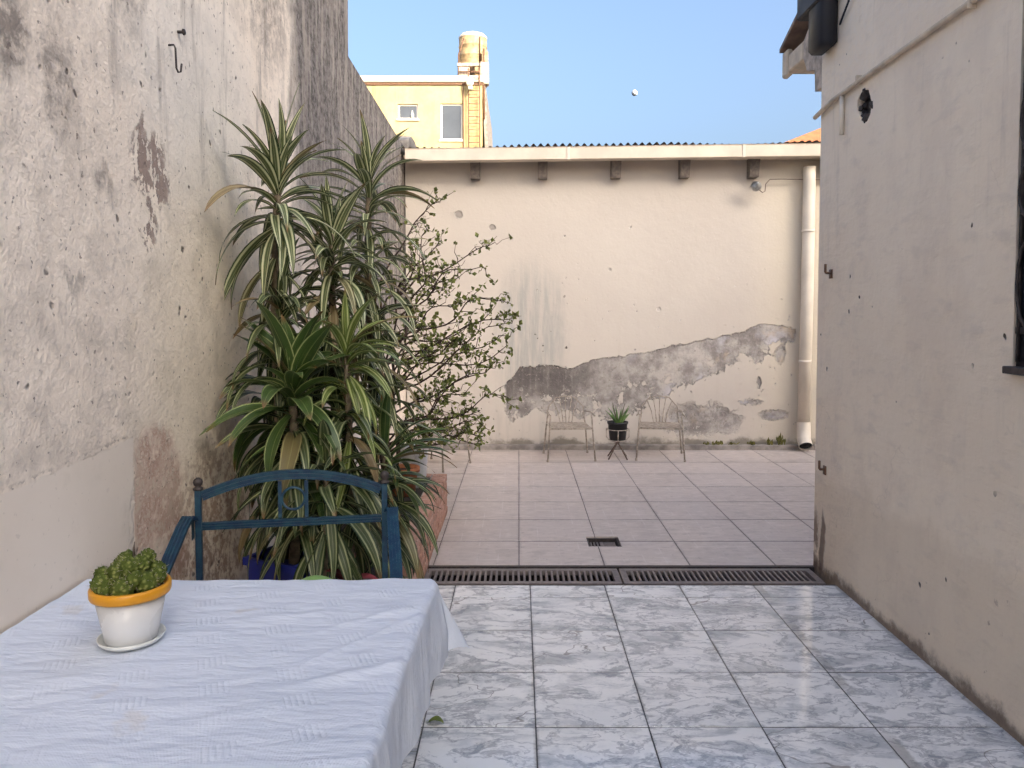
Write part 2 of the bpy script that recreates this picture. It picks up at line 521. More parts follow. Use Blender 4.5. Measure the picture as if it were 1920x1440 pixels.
    h = g.sub(g.mix(patch, h, 0.75), g.add(g.mul(pit, .8), g.add(g.mul(sc, .4), g.mul(pk, .3))))
    return g.bsdf(col, 0.92, g.bump(h, 0.75, 0.016), spec=0.15)

def mat_right_wall():
    g = G('right_house_paint')
    P = g.obj(); x, y, z = g.sep(P)
    n1 = g.noise(P, 0.9, 4); n2 = g.noise(P, 5, 6, .62); n3 = g.noise(P, 32, 4, .6)
    col = g.mix(g.ss(n1, .36, .64), (0.84, 0.72, 0.575), (0.88, 0.765, 0.62))
    col = g.mix(g.ss(n2, .52, .74, 0., .35), col, (0.64, 0.555, 0.465))
    up = g.ss(g.add(z, g.mul(g.sub(n2, .5), .6)), 2.3, 2.9)
    col = g.mix(g.mul(up, g.ss(n3, .40, .68, .1, .5)), col, (0.80, 0.72, 0.63))
    wash = g.ss(g.noise(g.scalev(P, (1, 1, .5)), 1.9, 5, .62), .47, .60)
    col = g.mix(g.mul(wash, .35), col, (0.72, 0.61, 0.50))
    tro = g.noise(g.scalev(P, (1, 2.2, 6)), 2.3, 4, .6)
    col = g.mix(g.ss(tro, .54, .68, 0., .25), col, (0.60, 0.52, 0.44))
    crk = g.math('ABSOLUTE', g.sub(g.noise(g.scalev(P, (1, .8, 1)), 1.15, 5, .62), .5))
    crk = g.mul(g.ss(crk, .0045, .001), g.ss(g.noise(P, 1.4, 2), .52, .60))
    col = g.mix(g.mul(crk, .18), col, (0.40, 0.33, 0.27))
    # washed-out zone low down, with a ragged tide mark
    tide = g.ss(g.add(z, g.mul(g.sub(n2, .5), .35)), 0.62, 0.50)
    col = g.mix(g.mul(tide, .30), col, (0.60, 0.49, 0.36))
    st = g.noise(g.scalev(P, (1, 10, 0.8)), 1.4, 6, .65)
    col = g.mix(g.mul(g.ss(st, .56, .74), g.ss(z, 1.6, 3.1, .10, .40)), col, (0.42, 0.36, 0.30))
    # grime along the foot and the broken corner
    foot = g.ss(g.add(z, g.mul(g.sub(g.noise(P, 7, 6, .7), .5), .16)), 0.075, 0.015)
    col = g.mix(g.mul(foot, .9), col, g.mix(n3, (0.10, 0.07, 0.05), (0.28, 0.20, 0.15)))
    crn = g.mul(g.blob(g.add(y, g.mul(g.sub(n2, .5), .12)), z, 4.24, 0.16, 0.035, 0.19, .5), 1.0)
    crn = g.mx(crn, g.mul(g.blob(g.add(y, g.mul(g.sub(n3, .5), .1)), z, 4.34, 0.13, 0.05, 0.20, .7), g.ss(n2, .42, .55)))
    col = g.mix(g.mul(crn, .85), col, g.mix(n3, (0.09, 0.06, 0.045), (0.25, 0.17, 0.13)))
    pit = g.ss(g.vor(g.vmath('ADD', P, g.scalev(g.noise(P, 9, 3, .6, color=True), (.06, .06, .06))), 7.), 0.085, 0.05)
    pit = g.mul(pit, g.ss(g.noise(P, 2.3, 2), .50, .56))
    col = g.mix(pit, col, (0.10, 0.075, 0.06))
    fl = g.mul(g.ss(g.noise(P, 17, 5, .65), .67, .70), g.ss(z, 1.0, 0.2))
    col = g.mix(g.mul(fl, .7), col, (0.36, 0.27, 0.21))
    h = g.add(g.mul(n2, .8), g.add(g.mul(n3, .35), g.add(g.mul(tro, 1.0), g.mul(g.noise(P, 1.7, 2), 1.2))))
    h = g.sub(h, g.add(g.mul(foot, .8), g.add(pit, g.mul(crn, .8))))
    return g.bsdf(col, 0.75, g.bump(h, 0.55, 0.014), spec=0.3)

def mat_marble():
    g = G('glazed_marble_tile')
    r = g.rand()
    P = g.pos()
    off = g.comb(g.mul(r, 37.), g.mul(r, 91.), g.mul(r, 13.))
    Q = g.vmath('ADD', g.scalev(P, (1, 1.7, 1)), off)
    w = g.vmath('ADD', Q, g.scalev(g.noise(Q, 3.2, 5, .6, color=True), (.34, .34, .34)))
    a = g.noise(g.scalev(w, (1, 1.35, 1)), 3.6, 5, .66, .6)
    b = g.noise(w, 8.0, 5, .70, .9)
    v = g.math('ABSOLUTE', g.sub(g.noise(w, 3.0, 6, .6, .9), .5))
    col = g.mix(g.ss(a, .44, .68), (0.86, 0.865, 0.86), (0.46, 0.49, 0.52))
    col = g.mix(g.ss(b, .53, .66, 0., .70), col, (0.26, 0.29, 0.33))
    col = g.mix(g.ss(v, .035, .0, 0., .55), col, (0.22, 0.24, 0.28))
    dirt = g.noise(P, 3, 5, .6)
    col = g.mix(g.ss(dirt, .52, .75, 0., .25), col, (0.55, 0.53, 0.49))
    o = g.sep(g.obj())
    ex = g.mx(g.math('ABSOLUTE', o[0]), g.math('ABSOLUTE', o[1]))
    gr = g.mul(g.ss(g.add(ex, g.mul(g.sub(g.noise(P, 26, 4, .65), .5), .03)), .190, .204), g.ss(g.noise(P, 3.1, 3), .42, .62, .1, 1.))
    col = g.mix(g.mul(gr, .5), col, (0.24, 0.225, 0.205))
    ck = g.mul(g.ss(g.math('ABSOLUTE', g.sub(g.noise(Q, 1.7, 3, .5), .5)), .0035, .0012), g.ss(r, .74, .76))
    col = g.mix(g.mul(ck, .7), col, (0.20, 0.19, 0.18))
    rough = g.lin(g.noise(P, 6, 6, .65), .3, .75, .04, .17)
    return g.bsdf(col, rough, g.bump(g.noise(P, 2.2, 2), .12, .004), spec=0.6)

def mat_court():
    g = G('worn_mauve_floor_tile')
    r = g.rand(); P = g.pos(); x, y, z = g.sep(P)
    o = g.sep(g.obj())
    col = g.mix(r, (0.555, 0.475, 0.425), (0.62, 0.53, 0.475))
    streak = g.noise(g.scalev(P, (4.5, 11, 1)), 1.9, 5, .72)
    col = g.mix(g.ss(streak, .48, .66, 0., .6), col, (0.74, 0.65, 0.60))
    col = g.mix(g.ss(streak, .47, .32, 0., .5), col, (0.38, 0.315, 0.30))
    big = g.noise(P, 1.5, 5, .6)
    col = g.mix(g.ss(big, .40, .66, 0., .45), col, (0.57, 0.50, 0.46))
    # faint pressed grid, four fields to a tile, rubbed away in places
    lines = None
    for c in (o[0], o[1]):
        f = g.math('ABSOLUTE', g.sub(g.math('FRACT', g.add(g.mul(c, 1 / 0.127), 0.5)), 0.5))
        l = g.ss(f, .035, .012)
        lines = l if lines is None else g.mx(lines, l)
    lines = g.mul(lines, g.ss(g.noise(P, 5, 4), .42, .66))
    col = g.mix(g.mul(lines, .55), col, (0.74, 0.67, 0.64))
    ex = g.mx(g.math('ABSOLUTE', o[0]), g.math('ABSOLUTE', o[1]))
    gr = g.mul(g.ss(g.add(ex, g.mul(g.sub(g.noise(P, 20, 4, .65), .5), .05)), .232, .254), g.ss(g.noise(P, 2.6, 3), .40, .60, .2, 1.))
    col = g.mix(g.mul(gr, .45), col, (0.26, 0.215, 0.185))
    blot = g.ss(g.noise(P, 3.4, 5, .7), .56, .66)
    col = g.mix(g.mul(blot, .35), col, (0.38, 0.325, 0.285))
    sp = g.ss(g.noise(P, 26, 4, .6), .60, .70)
    col = g.mix(g.mul(sp, .35), col, (0.22, 0.18, 0.165))
    dirt = g.mul(g.ss(x, -0.15, -0.65), g.ss(g.noise(P, 4, 5, .6), .35, .6))
    col = g.mix(g.mul(dirt, .35), col, (0.30, 0.26, 0.21))
    h = g.add(g.mul(streak, .5), g.sub(g.mul(g.noise(P, 60, 3), .3), g.mul(lines, .3)))
    return g.bsdf(col, g.lin(big, .3, .7, .38, .62), g.bump(h, .35, .003), spec=.4)

def mat_yellow():
    g = G('sunny_yellow_render')
    P = g.obj(); x, y, z = g.sep(P)
    n2 = g.noise(P, 1.6, 6, .65); n3 = g.noise(P, 7, 5, .65)
    col = g.mix(g.ss(n2, .36, .66), (0.45, 0.37, 0.19), (0.50, 0.425, 0.24))
    st = g.noise(g.scalev(P, (5, 1, .45)), 1.2, 6, .65)
    col = g.mix(g.mul(g.ss(st, .52, .70), g.ss(z, 8.2, 10.0, .12, .55)), col, (0.33, 0.23, 0.11))
    rt = g.mul(g.ss(x, -2.25, -1.95), g.ss(n3, .42, .62))
    col = g.mix(g.mul(rt, .55), col, (0.46, 0.30, 0.15))
    return g.bsdf(col, .9, g.bump(n3, .4, .02), spec=.15)

def mat_brick():
    g = G('pink_old_brick')
    r = g.rand(); P = g.pos()
    n = g.noise(P, 14, 6, .68); n2 = g.noise(g.scalev(P, (1, 1, .35)), 34, 4, .6)
    col = g.mix(r, (0.44, 0.235, 0.165), (0.55, 0.33, 0.25))
    col = g.mix(g.ss(n, .46, .66, 0., .6), col, (0.66, 0.46, 0.37))
    col = g.mix(g.ss(n2, .54, .66, 0., .65), col, (0.22, 0.12, 0.085))
    return g.bsdf(col, .92, g.bump(g.add(n, n2), .8, .008), spec=.15)

def mat_leaf(name, centre, stripe, edge, s0=.5, s1=.72, rough=.42):
    g = G(name)
    uv = g.sep(g.uv()); r = g.rand()
    a = g.math('ABSOLUTE', g.sub(g.mul(uv[0], 2.), 1.))
    P = g.obj()
    wob = g.mul(g.sub(g.noise(g.scalev(g.uv(), (7, 2.2, 1)), 3., 3), .5), .16)
    a2 = g.add(a, wob)
    fine = g.noise(g.scalev(g.uv(), (26, .6, 1)), 2., 3)
    band = g.mul(g.ss(a2, s0 - .05, s0 + .04), g.ss(a2, s1 + .05, s1 - .04))
    col = g.mix(g.ss(fine, .42, .6), centre, tuple(c * 1.7 for c in centre))
    col = g.mix(band, col, stripe)
    col = g.mix(g.ss(a2, s1, s1 + .1), col, edge)
    mid = g.ss(a, .09, .02)
    col = g.mix(g.mul(mid, .35), col, stripe)
    old = g.mul(g.ss(g.add(uv[1], g.mul(g.sub(fine, .5), .25)), .84, .97), g.ss(r, .2, .6))
    col = g.mix(g.mul(old, .85), col, (0.20, 0.10, 0.04))
    col = g.mix(g.mul(g.ss(r, .90, .97), .75), col, (0.26, 0.17, 0.085))
    col = g.mix(g.mul(g.ss(g.noise(P, 18, 4), .60, .72), .14), col, (0.20, 0.17, 0.10))
    h = g.add(g.mul(fine, .6), a)
    return g.bsdf(col, rough, g.bump(h, .25, .002), spec=.45, trans=.12)

M = {
 'back': mat_back_wall(), 'left': mat_left_wall(), 'right': mat_right_wall(), 'marble': mat_marble(), 'court': mat_court(),
 'yellow': mat_yellow(), 'brick': mat_brick(),
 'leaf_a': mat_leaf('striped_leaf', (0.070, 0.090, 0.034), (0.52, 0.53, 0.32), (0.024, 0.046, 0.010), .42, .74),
 'leaf_b': mat_leaf('broad_green_leaf', (0.036, 0.066, 0.016), (0.36, 0.40, 0.17), (0.10, 0.14, 0.05), .84, .93, .36),
 'leaf_c': mat_leaf('lime_leaf', (0.09, 0.125, 0.025), (0.40, 0.43, 0.19), (0.11, 0.155, 0.035), .45, .72),
 'leaf_d': mat_leaf('shaded_striped_leaf', (0.044, 0.064, 0.022), (0.32, 0.34, 0.18), (0.018, 0.036, 0.008), .46, .70),  # darker copy of the striped leaf, shade of the low foliage in its colour
 'grout': plain('grey_grout', (0.15, 0.125, 0.12), .9, .3, 30),
 'grout_d': plain('dark_tile_joint', (0.07, 0.07, 0.072), .85, .3, 30),
 'earth': plain('bare_ground', (0.20, 0.16, 0.12), .95, .3, 3),
 'soil': plain('dark_potting_soil', (0.035, 0.025, 0.018), .95, .4, 60, bump=.8),
 'mortar': plain('sandy_mortar', (0.36, 0.31, 0.26), .95, .2, 30, bump=.6),
 'concrete': plain('stained_concrete', (0.27, 0.24, 0.215), .92, .35, 9, bump=.6),
 'cream': plain('cream_gutter_paint', (0.70, 0.60, 0.49), .6, .10, 4, bump=.15),
 'cream2': plain('cream_pipe_paint', (0.76, 0.68, 0.57), .5, .10, 3, bump=.12),
 'soffit': plain('ochre_soffit_board', (0.60, 0.50, 0.385), .85, .2, 8),
 'wood': plain('weathered_rafter_wood', (0.17, 0.14, 0.12), .9, .35, 30, bump=.6),
 'roofmetal': plain('rusty_corrugated_steel', (0.20, 0.14, 0.115), .65, .35, 9, .5),
 'iron': plain('dark_cast_iron', (0.055, 0.045, 0.043), .6, .4, 40, .4),
 'grate': plain('worn_grate_plastic', (0.20, 0.165, 0.155), .55, .25, 40),
 'black': plain('black_plastic_pipe', (0.008, 0.008, 0.013), .6, .3, 10),
 'void': plain('painted_dark_inside', (0.006, 0.006, 0.008), .9, .2, 5),  # black colour standing in for unlit insides
 'glass': plain('dark_window_glass', (0.02, 0.025, 0.03), .06, .1, 2, bump=0., spec=.8),
 'bluemetal': None,
 'white': plain('white_window_paint', (0.80, 0.78, 0.72), .5, .05, 5),
 'paleglass': plain('pale_reflecting_glass', (0.085, 0.10, 0.125), .5, .12, 1, bump=0., spec=.2),
 'tank': plain('ochre_water_tank', (0.42, 0.31, 0.17), .7, .35, 6, bump=.5),
 'rust': plain('rusty_brown_steel', (0.16, 0.085, 0.05), .8, .35, 20),
 'orange': plain('orange_roof_tile', (0.36, 0.13, 0.055), .85, .2, 6),
 'terracotta': plain('terracotta_clay', (0.46, 0.17, 0.075), .8, .2, 14),
 'whitepot': plain('white_glossy_plastic', (0.60, 0.61, 0.62), .28, .03, 6, bump=.03),
 'yellowrim': plain('yellow_glossy_plastic', (0.62, 0.27, 0.010), .32, .06, 8, bump=.03),
 'saucer': plain('milky_plastic_saucer', (0.66, 0.68, 0.66), .3, .04, 6, bump=.02),
 'bluepot': plain('royal_blue_plastic', (0.012, 0.020, 0.20), .35, .15, 6, bump=.05),
 'greenball': plain('light_green_rubber', (0.22, 0.38, 0.12), .5, .12, 10),
 'blackpot': plain('black_nursery_plastic', (0.016, 0.016, 0.018), .5, .3, 12),
 'wire': plain('chipped_ivory_metal_paint', (0.36, 0.305, 0.25), .5, .35, 35),
 'wiredk': plain('brown_stand_metal', (0.13, 0.09, 0.07), .6, .35, 35),
 'stem': plain('ringed_cane_bark', (0.16, 0.125, 0.085), .9, .4, 45, bump=.8),
 'bark': plain('thin_shrub_bark', (0.055, 0.035, 0.026), .9, .35, 40, bump=.6),
 'aloe': plain('aloe_green', (0.11, 0.20, 0.055), .45, .3, 25),
 'weed': plain('mossy_weed', (0.15, 0.14, 0.035), .8, .35, 30),
 'pink': plain('dusky_pink_leaf', (0.30, 0.055, 0.065), .55, .35, 25),
 'moon': plain('moon_rock', (0.40, 0.46, 0.55), .95, .12, .25, bump=0.),
 'lampmetal': plain('dull_lamp_steel', (0.42, 0.42, 0.41), .35, .2, 20, .8),
 'rubble': plain('rough_bare_masonry', (0.46, 0.385, 0.32), .95, .35, 16, bump=1.0),
 'leaffall': plain('fallen_green_leaf', (0.16, 0.20, 0.03), .5, .2, 30),
}
g = G('blue_brushed_enamel')
P = g.obj(); n = g.noise(P, 30, 5, .6)
M['bluemetal'] = g.bsdf(g.mix(g.ss(n, .35, .65), (0.008, 0.032, 0.075), (0.016, 0.064, 0.100)), .42, g.bump(n, .2, .002), .25, .5)

# shrub leaves: green with paler and darker ones by where they sit
g = G('small_shrub_leaf')
P = g.pos(); n = g.noise(P, 30, 2); n2 = g.noise(P, 5, 2)
c = g.mix(g.ss(n, .35, .65), (0.07, 0.09, 0.018), (0.22, 0.25, 0.07))
c = g.mix(g.ss(n2, .55, .7, 0., .5), c, (0.20, 0.17, 0.05))
M['shrubleaf'] = g.bsdf(c, .5, None, spec=.4, trans=.2)

# cloth: white cotton with woven bars and creases, skylight's blue put into its colour
g = G('sky_tinted_white_cotton')
P = g.obj(); x, y, z = g.sep(P)
ca, sa = math.cos(R(24)), math.sin(R(24))
u = g.add(g.mul(x, ca), g.mul(y, sa)); v = g.sub(g.mul(y, ca), g.mul(x, sa))
def bars(c, pitch): return g.math('ABSOLUTE', g.math('SINE', g.mul(c, math.pi / pitch)))
cell = g.math('GREATER_THAN', g.math('SINE', g.mul(u, 2 * math.pi / .15)), .30)
cell2 = g.math('GREATER_THAN', g.math('SINE', g.mul(v, 2 * math.pi / .12)), .25)
both = g.mul(cell, cell2)
wear = g.ss(g.noise(P, 5, 3), .35, .60, .35, 1.)
hb = g.mul(wear, g.add(g.mul(both, bars(u, .0115)), g.mul(g.mul(g.inv(cell), g.mul(cell2, .5)), bars(v, .013))))
wv = g.mul(g.add(bars(u, .0022), bars(v, .0022)), .05)
cr = g.noise(g.scalev(P, (1, 3.5, 1)), 8, 5, .6)
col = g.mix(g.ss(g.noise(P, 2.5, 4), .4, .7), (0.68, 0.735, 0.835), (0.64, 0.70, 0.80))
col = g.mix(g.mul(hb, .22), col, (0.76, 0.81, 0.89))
spot = g.mul(g.ss(g.noise(P, 6, 3), .66, .74), .3)
col = g.mix(spot, col, (0.62, 0.54, 0.44))
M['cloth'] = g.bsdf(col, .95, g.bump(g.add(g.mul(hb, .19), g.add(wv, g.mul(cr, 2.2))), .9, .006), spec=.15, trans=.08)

# cactus skin
g = G('cactus_skin')
P = g.obj(); d = g.vor(P, 95.)
c = g.mix(g.ss(d, .15, .55), (0.22, 0.24, 0.075), (0.07, 0.095, 0.018))
M['cactus'] = g.bsdf(c, .85, g.bump(g.inv(d), .9, .006), spec=.15)

# ================================================================== THE SETTING
def bmn(): return bmesh.new()
def struct(o): return tag(o, kind='structure')
WC = dict(world_coords=True)

bm = bmn(); S = 700
box(bm, -S, S, -S, S, -0.9, -0.4)
struct(build('ground', bm, M['earth']))

# ---- glazed marble floor: slab and single tiles
DR0, DR1 = 4.055, 4.352          # drain channel from here to there
bm = bmn(); box(bm, LX - .1, RX + .1, -3.2, DR0 - .012, -0.40, -0.0022)
marble = struct(build('marble_floor', bm, M['grout_d']))
TW = 0.409
def tile_mesh(name, w, d, mat, th=.012, bev=.0022):
    b = bmn(); box(b, -w / 2, w / 2, -d / 2, d / 2, -th, 0, bev); return mesh_of(b, name, mat)
cache = {}
def tile(parent, x0, x1, y0, y1, mat, gap, name, tilt=.0012, gapy=.0055):
    k = (round(x1 - x0, 3), round(y1 - y0, 3), mat.name)
    if k not in cache: cache[k] = tile_mesh(name, x1 - x0 - gap, y1 - y0 - gapy, mat)
    o = place(name, cache[k], parent, ((x0 + x1) / 2, (y0 + y1) / 2, rng.uniform(-.0007, .0007)), (rng.gauss(0, tilt), rng.gauss(0, tilt), 0))
    return o
xs = [LX] + [x for x in [.061 + TW * k for k in range(-4, 5)] if LX + .02 < x < RX - .1] + [RX + .02]
ys = sorted([2.64 + .410 * k for k in range(-9, 4)] + [DR0 - .014])
for a, b in zip(xs[:-1], xs[1:]):
    for c, d in zip(ys[:-1], ys[1:]):
        tile(marble, a, b, c, d, M['marble'], .0040, 'tile')

# ---- courtyard floor with its square gully cut through slab and tiles
CT = 0.508
GX, GY, GH = .553, 4.825, .106
def gcut():
    b = bmn(); box(b, GX - GH, GX + GH, GY - GH, GY + GH, -.2, .1); return b
bm = bmn(); box(bm, LX - .1, 7.5, DR1 + .012, BW + .1, -0.40, -0.0022)
me = cut(mesh_of(bm, 'courtyard_floor', M['grout']), [gcut()])
court = struct(place('courtyard_floor', me))
xs = [CT * k for k in range(-2, 8)]
ys = [DR1 + .014] + [4.83 + .510 * k for k in range(0, 7)]
ys[-1] = BW - .06
for a, b in zip(xs[:-1], xs[1:]):
    for c, d in zip(ys[:-1], ys[1:]):
        o = tile(court, a, b, c, d, M['court'], .0050, 'tile', .0010, .0105)
        if a < GX + GH and b > GX - GH and c < GY + GH and d > GY - GH:
            cb = gcut(); bmesh.ops.translate(cb, vec=(-o.location.x, -o.location.y, 0), verts=cb.verts)
            o.data = cut(o.data, [cb])

gl = empty('floor_gully', (GX, GY, -.03), 0, 'square sunken floor gully with slotted grate in the mauve courtyard tiles', 'drain')
bm = bmn()
for a in (0, 1, 2, 3):
    box(bm, -GH + .002, GH - .002, GH - .014, GH - .003, -.10, .020, M=Matrix.Rotation(a * math.pi / 2, 4, 'Z'))
build('frame', bm, M['iron'], gl)
bm = bmn(); box(bm, -GH + .015, GH - .015, -GH + .015, GH - .015, -.10, -.06)
build('pit', bm, M['void'], gl)  # black floor stands in for the dark depth of the gully
for q in range(4):                       # four fields of bars, alternately turned
    cx_, cy_ = ((-1, -1), (1, -1), (1, 1), (-1, 1))[q]
    for k in range(4):
        bm = bmn()
        box(bm, -.040, .040, -.0055, .0055, -.008, 0, .0015)
        t = (k - 1.5) * .0215
        off = (cx_ * .044, cy_ * .044 + t, 0) if q % 2 == 0 else (cx_ * .044 + t, cy_ * .044, 0)
        build('bar', bm, M['grate'], gl, loc=off, rot=(0, 0, 0 if q % 2 == 0 else math.pi / 2))
bm = bmn(); box(bm, -.006, .006, -.09, .09, -.010, -.002); box(bm, -.09, -.0065, -.006, .006, -.010, -.002); box(bm, .0065, .09, -.006, .006, -.010, -.002)
build('cross_rib', bm, M['grate'], gl)

# ---- drain channel and its two slotted grates
bm = bmn()
box(bm, LX, RX + .4, DR0 - .012, DR0 + .006, -.40, -.004)
box(bm, LX, RX + .4, DR1 - .006, DR1 + .012, -.40, -.004)
box(bm, LX, RX + .4, DR0 + .006, DR1 - .006, -.40, -.16)
struct(build('drain_channel', bm, M['iron']))
bar_me = None
for gi, (x0, x1) in enumerate(((-.545, .575), (.585, 1.705))):
    dg = empty('drain_grate', ((x0 + x1) / 2, (DR0 + DR1) / 2, -.004), 0,
               ('slotted drain grate at the table end of the channel', 'slotted drain grate at the right-hand wall end of the channel')[gi], 'grate', 'channel drain grates')
    hw, hd = (x1 - x0) / 2, (DR1 - DR0) / 2 - .028
    bm = bmn()
    box(bm, -hw, hw, -hd, -hd + .036, -.03, 0, .003)
    box(bm, -hw, hw, hd - .036, hd, -.03, 0, .003)
    box(bm, -hw, -hw + .036, -hd + .036, hd - .036, -.03, -.0005)
    box(bm, hw - .036, hw, -hd + .036, hd - .036, -.03, -.0005)
    build('frame', bm, M['grate'], dg)
    if bar_me is None:
        b = bmn(); box(b, -.0065, .0065, -hd + .035, hd - .035, -.026, -.001, .002); bar_me = mesh_of(b, 'bar', M['grate'])
    n = 32
    for k in range(n):
        xx = -hw + .036 + (k + 1) * (2 * hw - .072) / (n + 1)
        place('bar', bar_me, dg, (xx, 0, 0), (0, 0, rng.gauss(0, .01)))

# ---- left: tall party wall, then the lower run and a rounded stub behind
bm = bmn(); box(bm, LX - .30, LX, -3.2, 5.47, -.4, 3.95)
bmesh.ops.subdivide_edges(bm, edges=[e for e in bm.edges if e.calc_length() > 3], cuts=24, use_grid_fill=True)
for v in bm.verts:
    if abs(v.co.x - LX) < .01 and v.co.y > -3 and v.co.z > 0: v.co.x += .010 * mnoise.noise(v.co * .8)
tag(build('tall_party_wall', bm, M['left'], smooth=False), 'tall white plaster wall, blotched and peeling, rising out of the frame on the left', 'wall')
bm = bmn()
vv = box(bm, LX - .30, LX - .012, 5.47, 8.40, -.4, 3.36)
for v in vv:
    if v.co.z > 3 and v.co.y > 6: v.co.z = 3.27
tag(build('low_party_wall', bm, M['left']), 'lower grey mould-streaked wall running from the tall wall to the back wall', 'wall')
bm = bmn()
pr = [(8.42, -.4), (8.42, 3.42), (8.6, 3.50), (8.9, 3.51), (9.15, 3.46), (9.3, 3.36), (9.3, -.4)]
A = [bm.verts.new((LX - .32, a, b)) for a, b in pr]; B = [bm.verts.new((LX + .0, a, b)) for a, b in pr]
bm.faces.new(A); bm.faces.new(list(reversed(B)))
for i in range(len(pr)):
    j = (i + 1) % len(pr); bm.faces.new((A[i], B[i], B[j], A[j]))
bmesh.ops.recalc_face_normals(bm, faces=bm.faces)
tag(build('rounded_wall_stub', bm, M['concrete']), 'small dark rounded wall end showing above the left end of the back roof', 'wall')

# ---- back building: wall, kerb, roof edge, rafters
bb = empty('back_building', (1.5, BW, 0), 0, 'cream back building with peeling plaster, gutter and rafter ends', 'building')
bm = bmn(); box(bm, LX + .0, 8.0, BW, BW + .25, -.4, 3.14)
build('wall', bm, M['back'], bb, **WC)
bm = bmn(); box(bm, LX, 8.0, BW - .085, BW - .001, -.4, .052, .006)
build('kerb', bm, M['concrete'], bb, **WC)
def gz(x): return 3.137 + (x + 1.17) * .0128       # the gutter climbs gently to the right
bm = bmn()
N = 5
seams = [-1.19, .52, 2.35, 4.6, 8.0]
for a, b in zip(seams[:-1], seams[1:]):
    bm = bmn()
    prof = [(7.87, -.061), (7.872, .057), (7.865, .067), (7.882, .069), (7.888, .051), (7.888, -.046), (7.985, -.046), (7.985, .03), (7.995, .03), (7.995, -.063)]
    RA = [bm.verts.new((a, p, gz(a) + q)) for p, q in prof]; RB = [bm.verts.new((b - .004, p, gz(b) + q)) for p, q in prof]
    bm.faces.new(list(reversed(RA))); bm.faces.new(RB)
    for i in range(len(prof)):
        j = (i + 1) % len(prof); bm.faces.new((RA[i], RA[j], RB[j], RB[i]))
    bmesh.ops.recalc_face_normals(bm, faces=bm.faces)
    gt = build('gutter', bm, M['cream'], bb, **WC)
    if b < 8:
        bm = bmn(); box(bm, b - .016, b + .012, 7.862, 7.8695, gz(b) - .068, gz(b) + .060); build('seam_bracket', bm, M['cream2'], gt, **WC)
bm = bmn(); box(bm, LX, 8.0, 8.00, BW + .25, 3.142, 3.162)
build('soffit', bm, M['soffit'], bb, **WC)
for i, px in enumerate((890, 1018, 1157, 1287, 1418, 1560)):
    xx = at(px, 320, 7.98).x
    zt = 3.142; zb = 2.925 + .004 * i
    bm = bmn()
    vv = box(bm, xx - .050, xx + .050, 8.0, BW, zb, zt)
    for v in vv:
        if v.co.y < 8.05:
            v.co.z -= .0
            if v.co.z < 3: v.co.y += .045
    build('rafter_end', bm, M['wood'], bb, **WC)
# corrugated sheet: seen edge-on over the gutter
bm = bmn()
x = LX; rows = []
pit = .076
while x < 7.9:
    z0 = gz(x) + .082 + .017 * math.cos(2 * math.pi * x / pit) + .010 * math.sin(x * 1.9) + .009 * math.sin(x * 4.3 + 1)
    for dz in (0,):
        rows.append((bm.verts.new((x, 7.90 + .012 * math.sin(math.floor((x + 1.2) / .83) * 2.3), z0)), bm.verts.new((x, 11.0, z0 + .22))))
    x += pit / 8
for (a, b), (c, d) in zip(rows[:-1], rows[1:]): bm.faces.new((a, c, d, b))
r = bmesh.ops.solidify(bm, geom=bm.faces[:], thickness=.004)
build('roof_sheet', bm, M['roofmetal'], bb, True, **WC)
# downpipe at the right with a cut shoe
bm = bmn()
px0, px1 = at(1519, 330, 8.04), at(1508, 800, 8.04)
tube(bm, [(px0.x, 8.06, 3.05), (px0.x, 8.06, 2.9), ((px0.x + px1.x) / 2 + .006, 8.06, 1.6), (px1.x, 8.06, .30)], .064, 16)
dp = build('downpipe', bm, M['cream2'], bb, True, **WC)
bm = bmn(); tube(bm, [(px1.x, 8.06, .31), (px1.x, 8.055, .22), (px1.x - .01, 8.02, .13), (px1.x - .015, 7.95, .06)], [.072, .072, .072, .072], 16, cap=False)
build('shoe', bm, M['cream2'], dp, True, **WC)
bm = bmn(); tube(bm, [(px1.x - .011, 8.00, .115), (px1.x - .014, 7.957, .068)], .064, 16)
build('shoe_dark_plug', bm, M['void'], dp, True, **WC)  # black plug painted in for the dark inside of the pipe
for zz in (.95, 2.35):
    bm = bmn(); xm = px1.x + (px0.x - px1.x) * (zz - .3) / 2.6
    tube(bm, [(xm, 8.06, zz), (xm, 8.06, zz + .03)], .0665, 16)
    build('clamp', bm, M['cream2'], dp, True, **WC)

# ---- right house: wall with window opening and knocked-out hole, far eave, pipes
rh = empty('right_house', (RX, 2, 0), 0, 'plain cream painted house wall with conduit and window on the right', 'house')
bm = bmn(); box(bm, RX, RX + .32, -3.2, 4.36, -.4, 3.62)
WY0, WY1, WZ0, WZ1 = .95, 2.632, 1.305, 2.63
cb1 = bmn(); box(cb1, RX - .1, RX + .5, WY0, WY1, WZ0, WZ1)
hc = at(1613, 196, RX * 1400 / (1613 - CX))
cb2 = bmn()
ang = [(0, .105), (.5, .115), (1.0, .10), (1.5, .085), (2.1, .10), (2.7, .085), (3.3, .105), (3.9, .12), (4.4, .125), (4.9, .10), (5.5, .085)]
A, B = [], []
for a, r0 in ang:
    A.append(cb2.verts.new((RX - .05, hc.y + math.cos(a) * r0 * .82, hc.z + math.sin(a) * r0 * .86)))
    B.append(cb2.verts.new((RX + .17, hc.y + math.cos(a) * r0 * .6 + .02, hc.z + math.sin(a) * r0 * .62 + .01)))
cb2.faces.new(A); cb2.faces.new(list(reversed(B)))
for i in range(len(A)):
    j = (i + 1) % len(A); cb2.faces.new((A[i], B[i], B[j], A[j]))
me = cut(mesh_of(bm, 'wall', M['right']), [cb1, cb2])
place('wall', me, rh, world_coords=True)
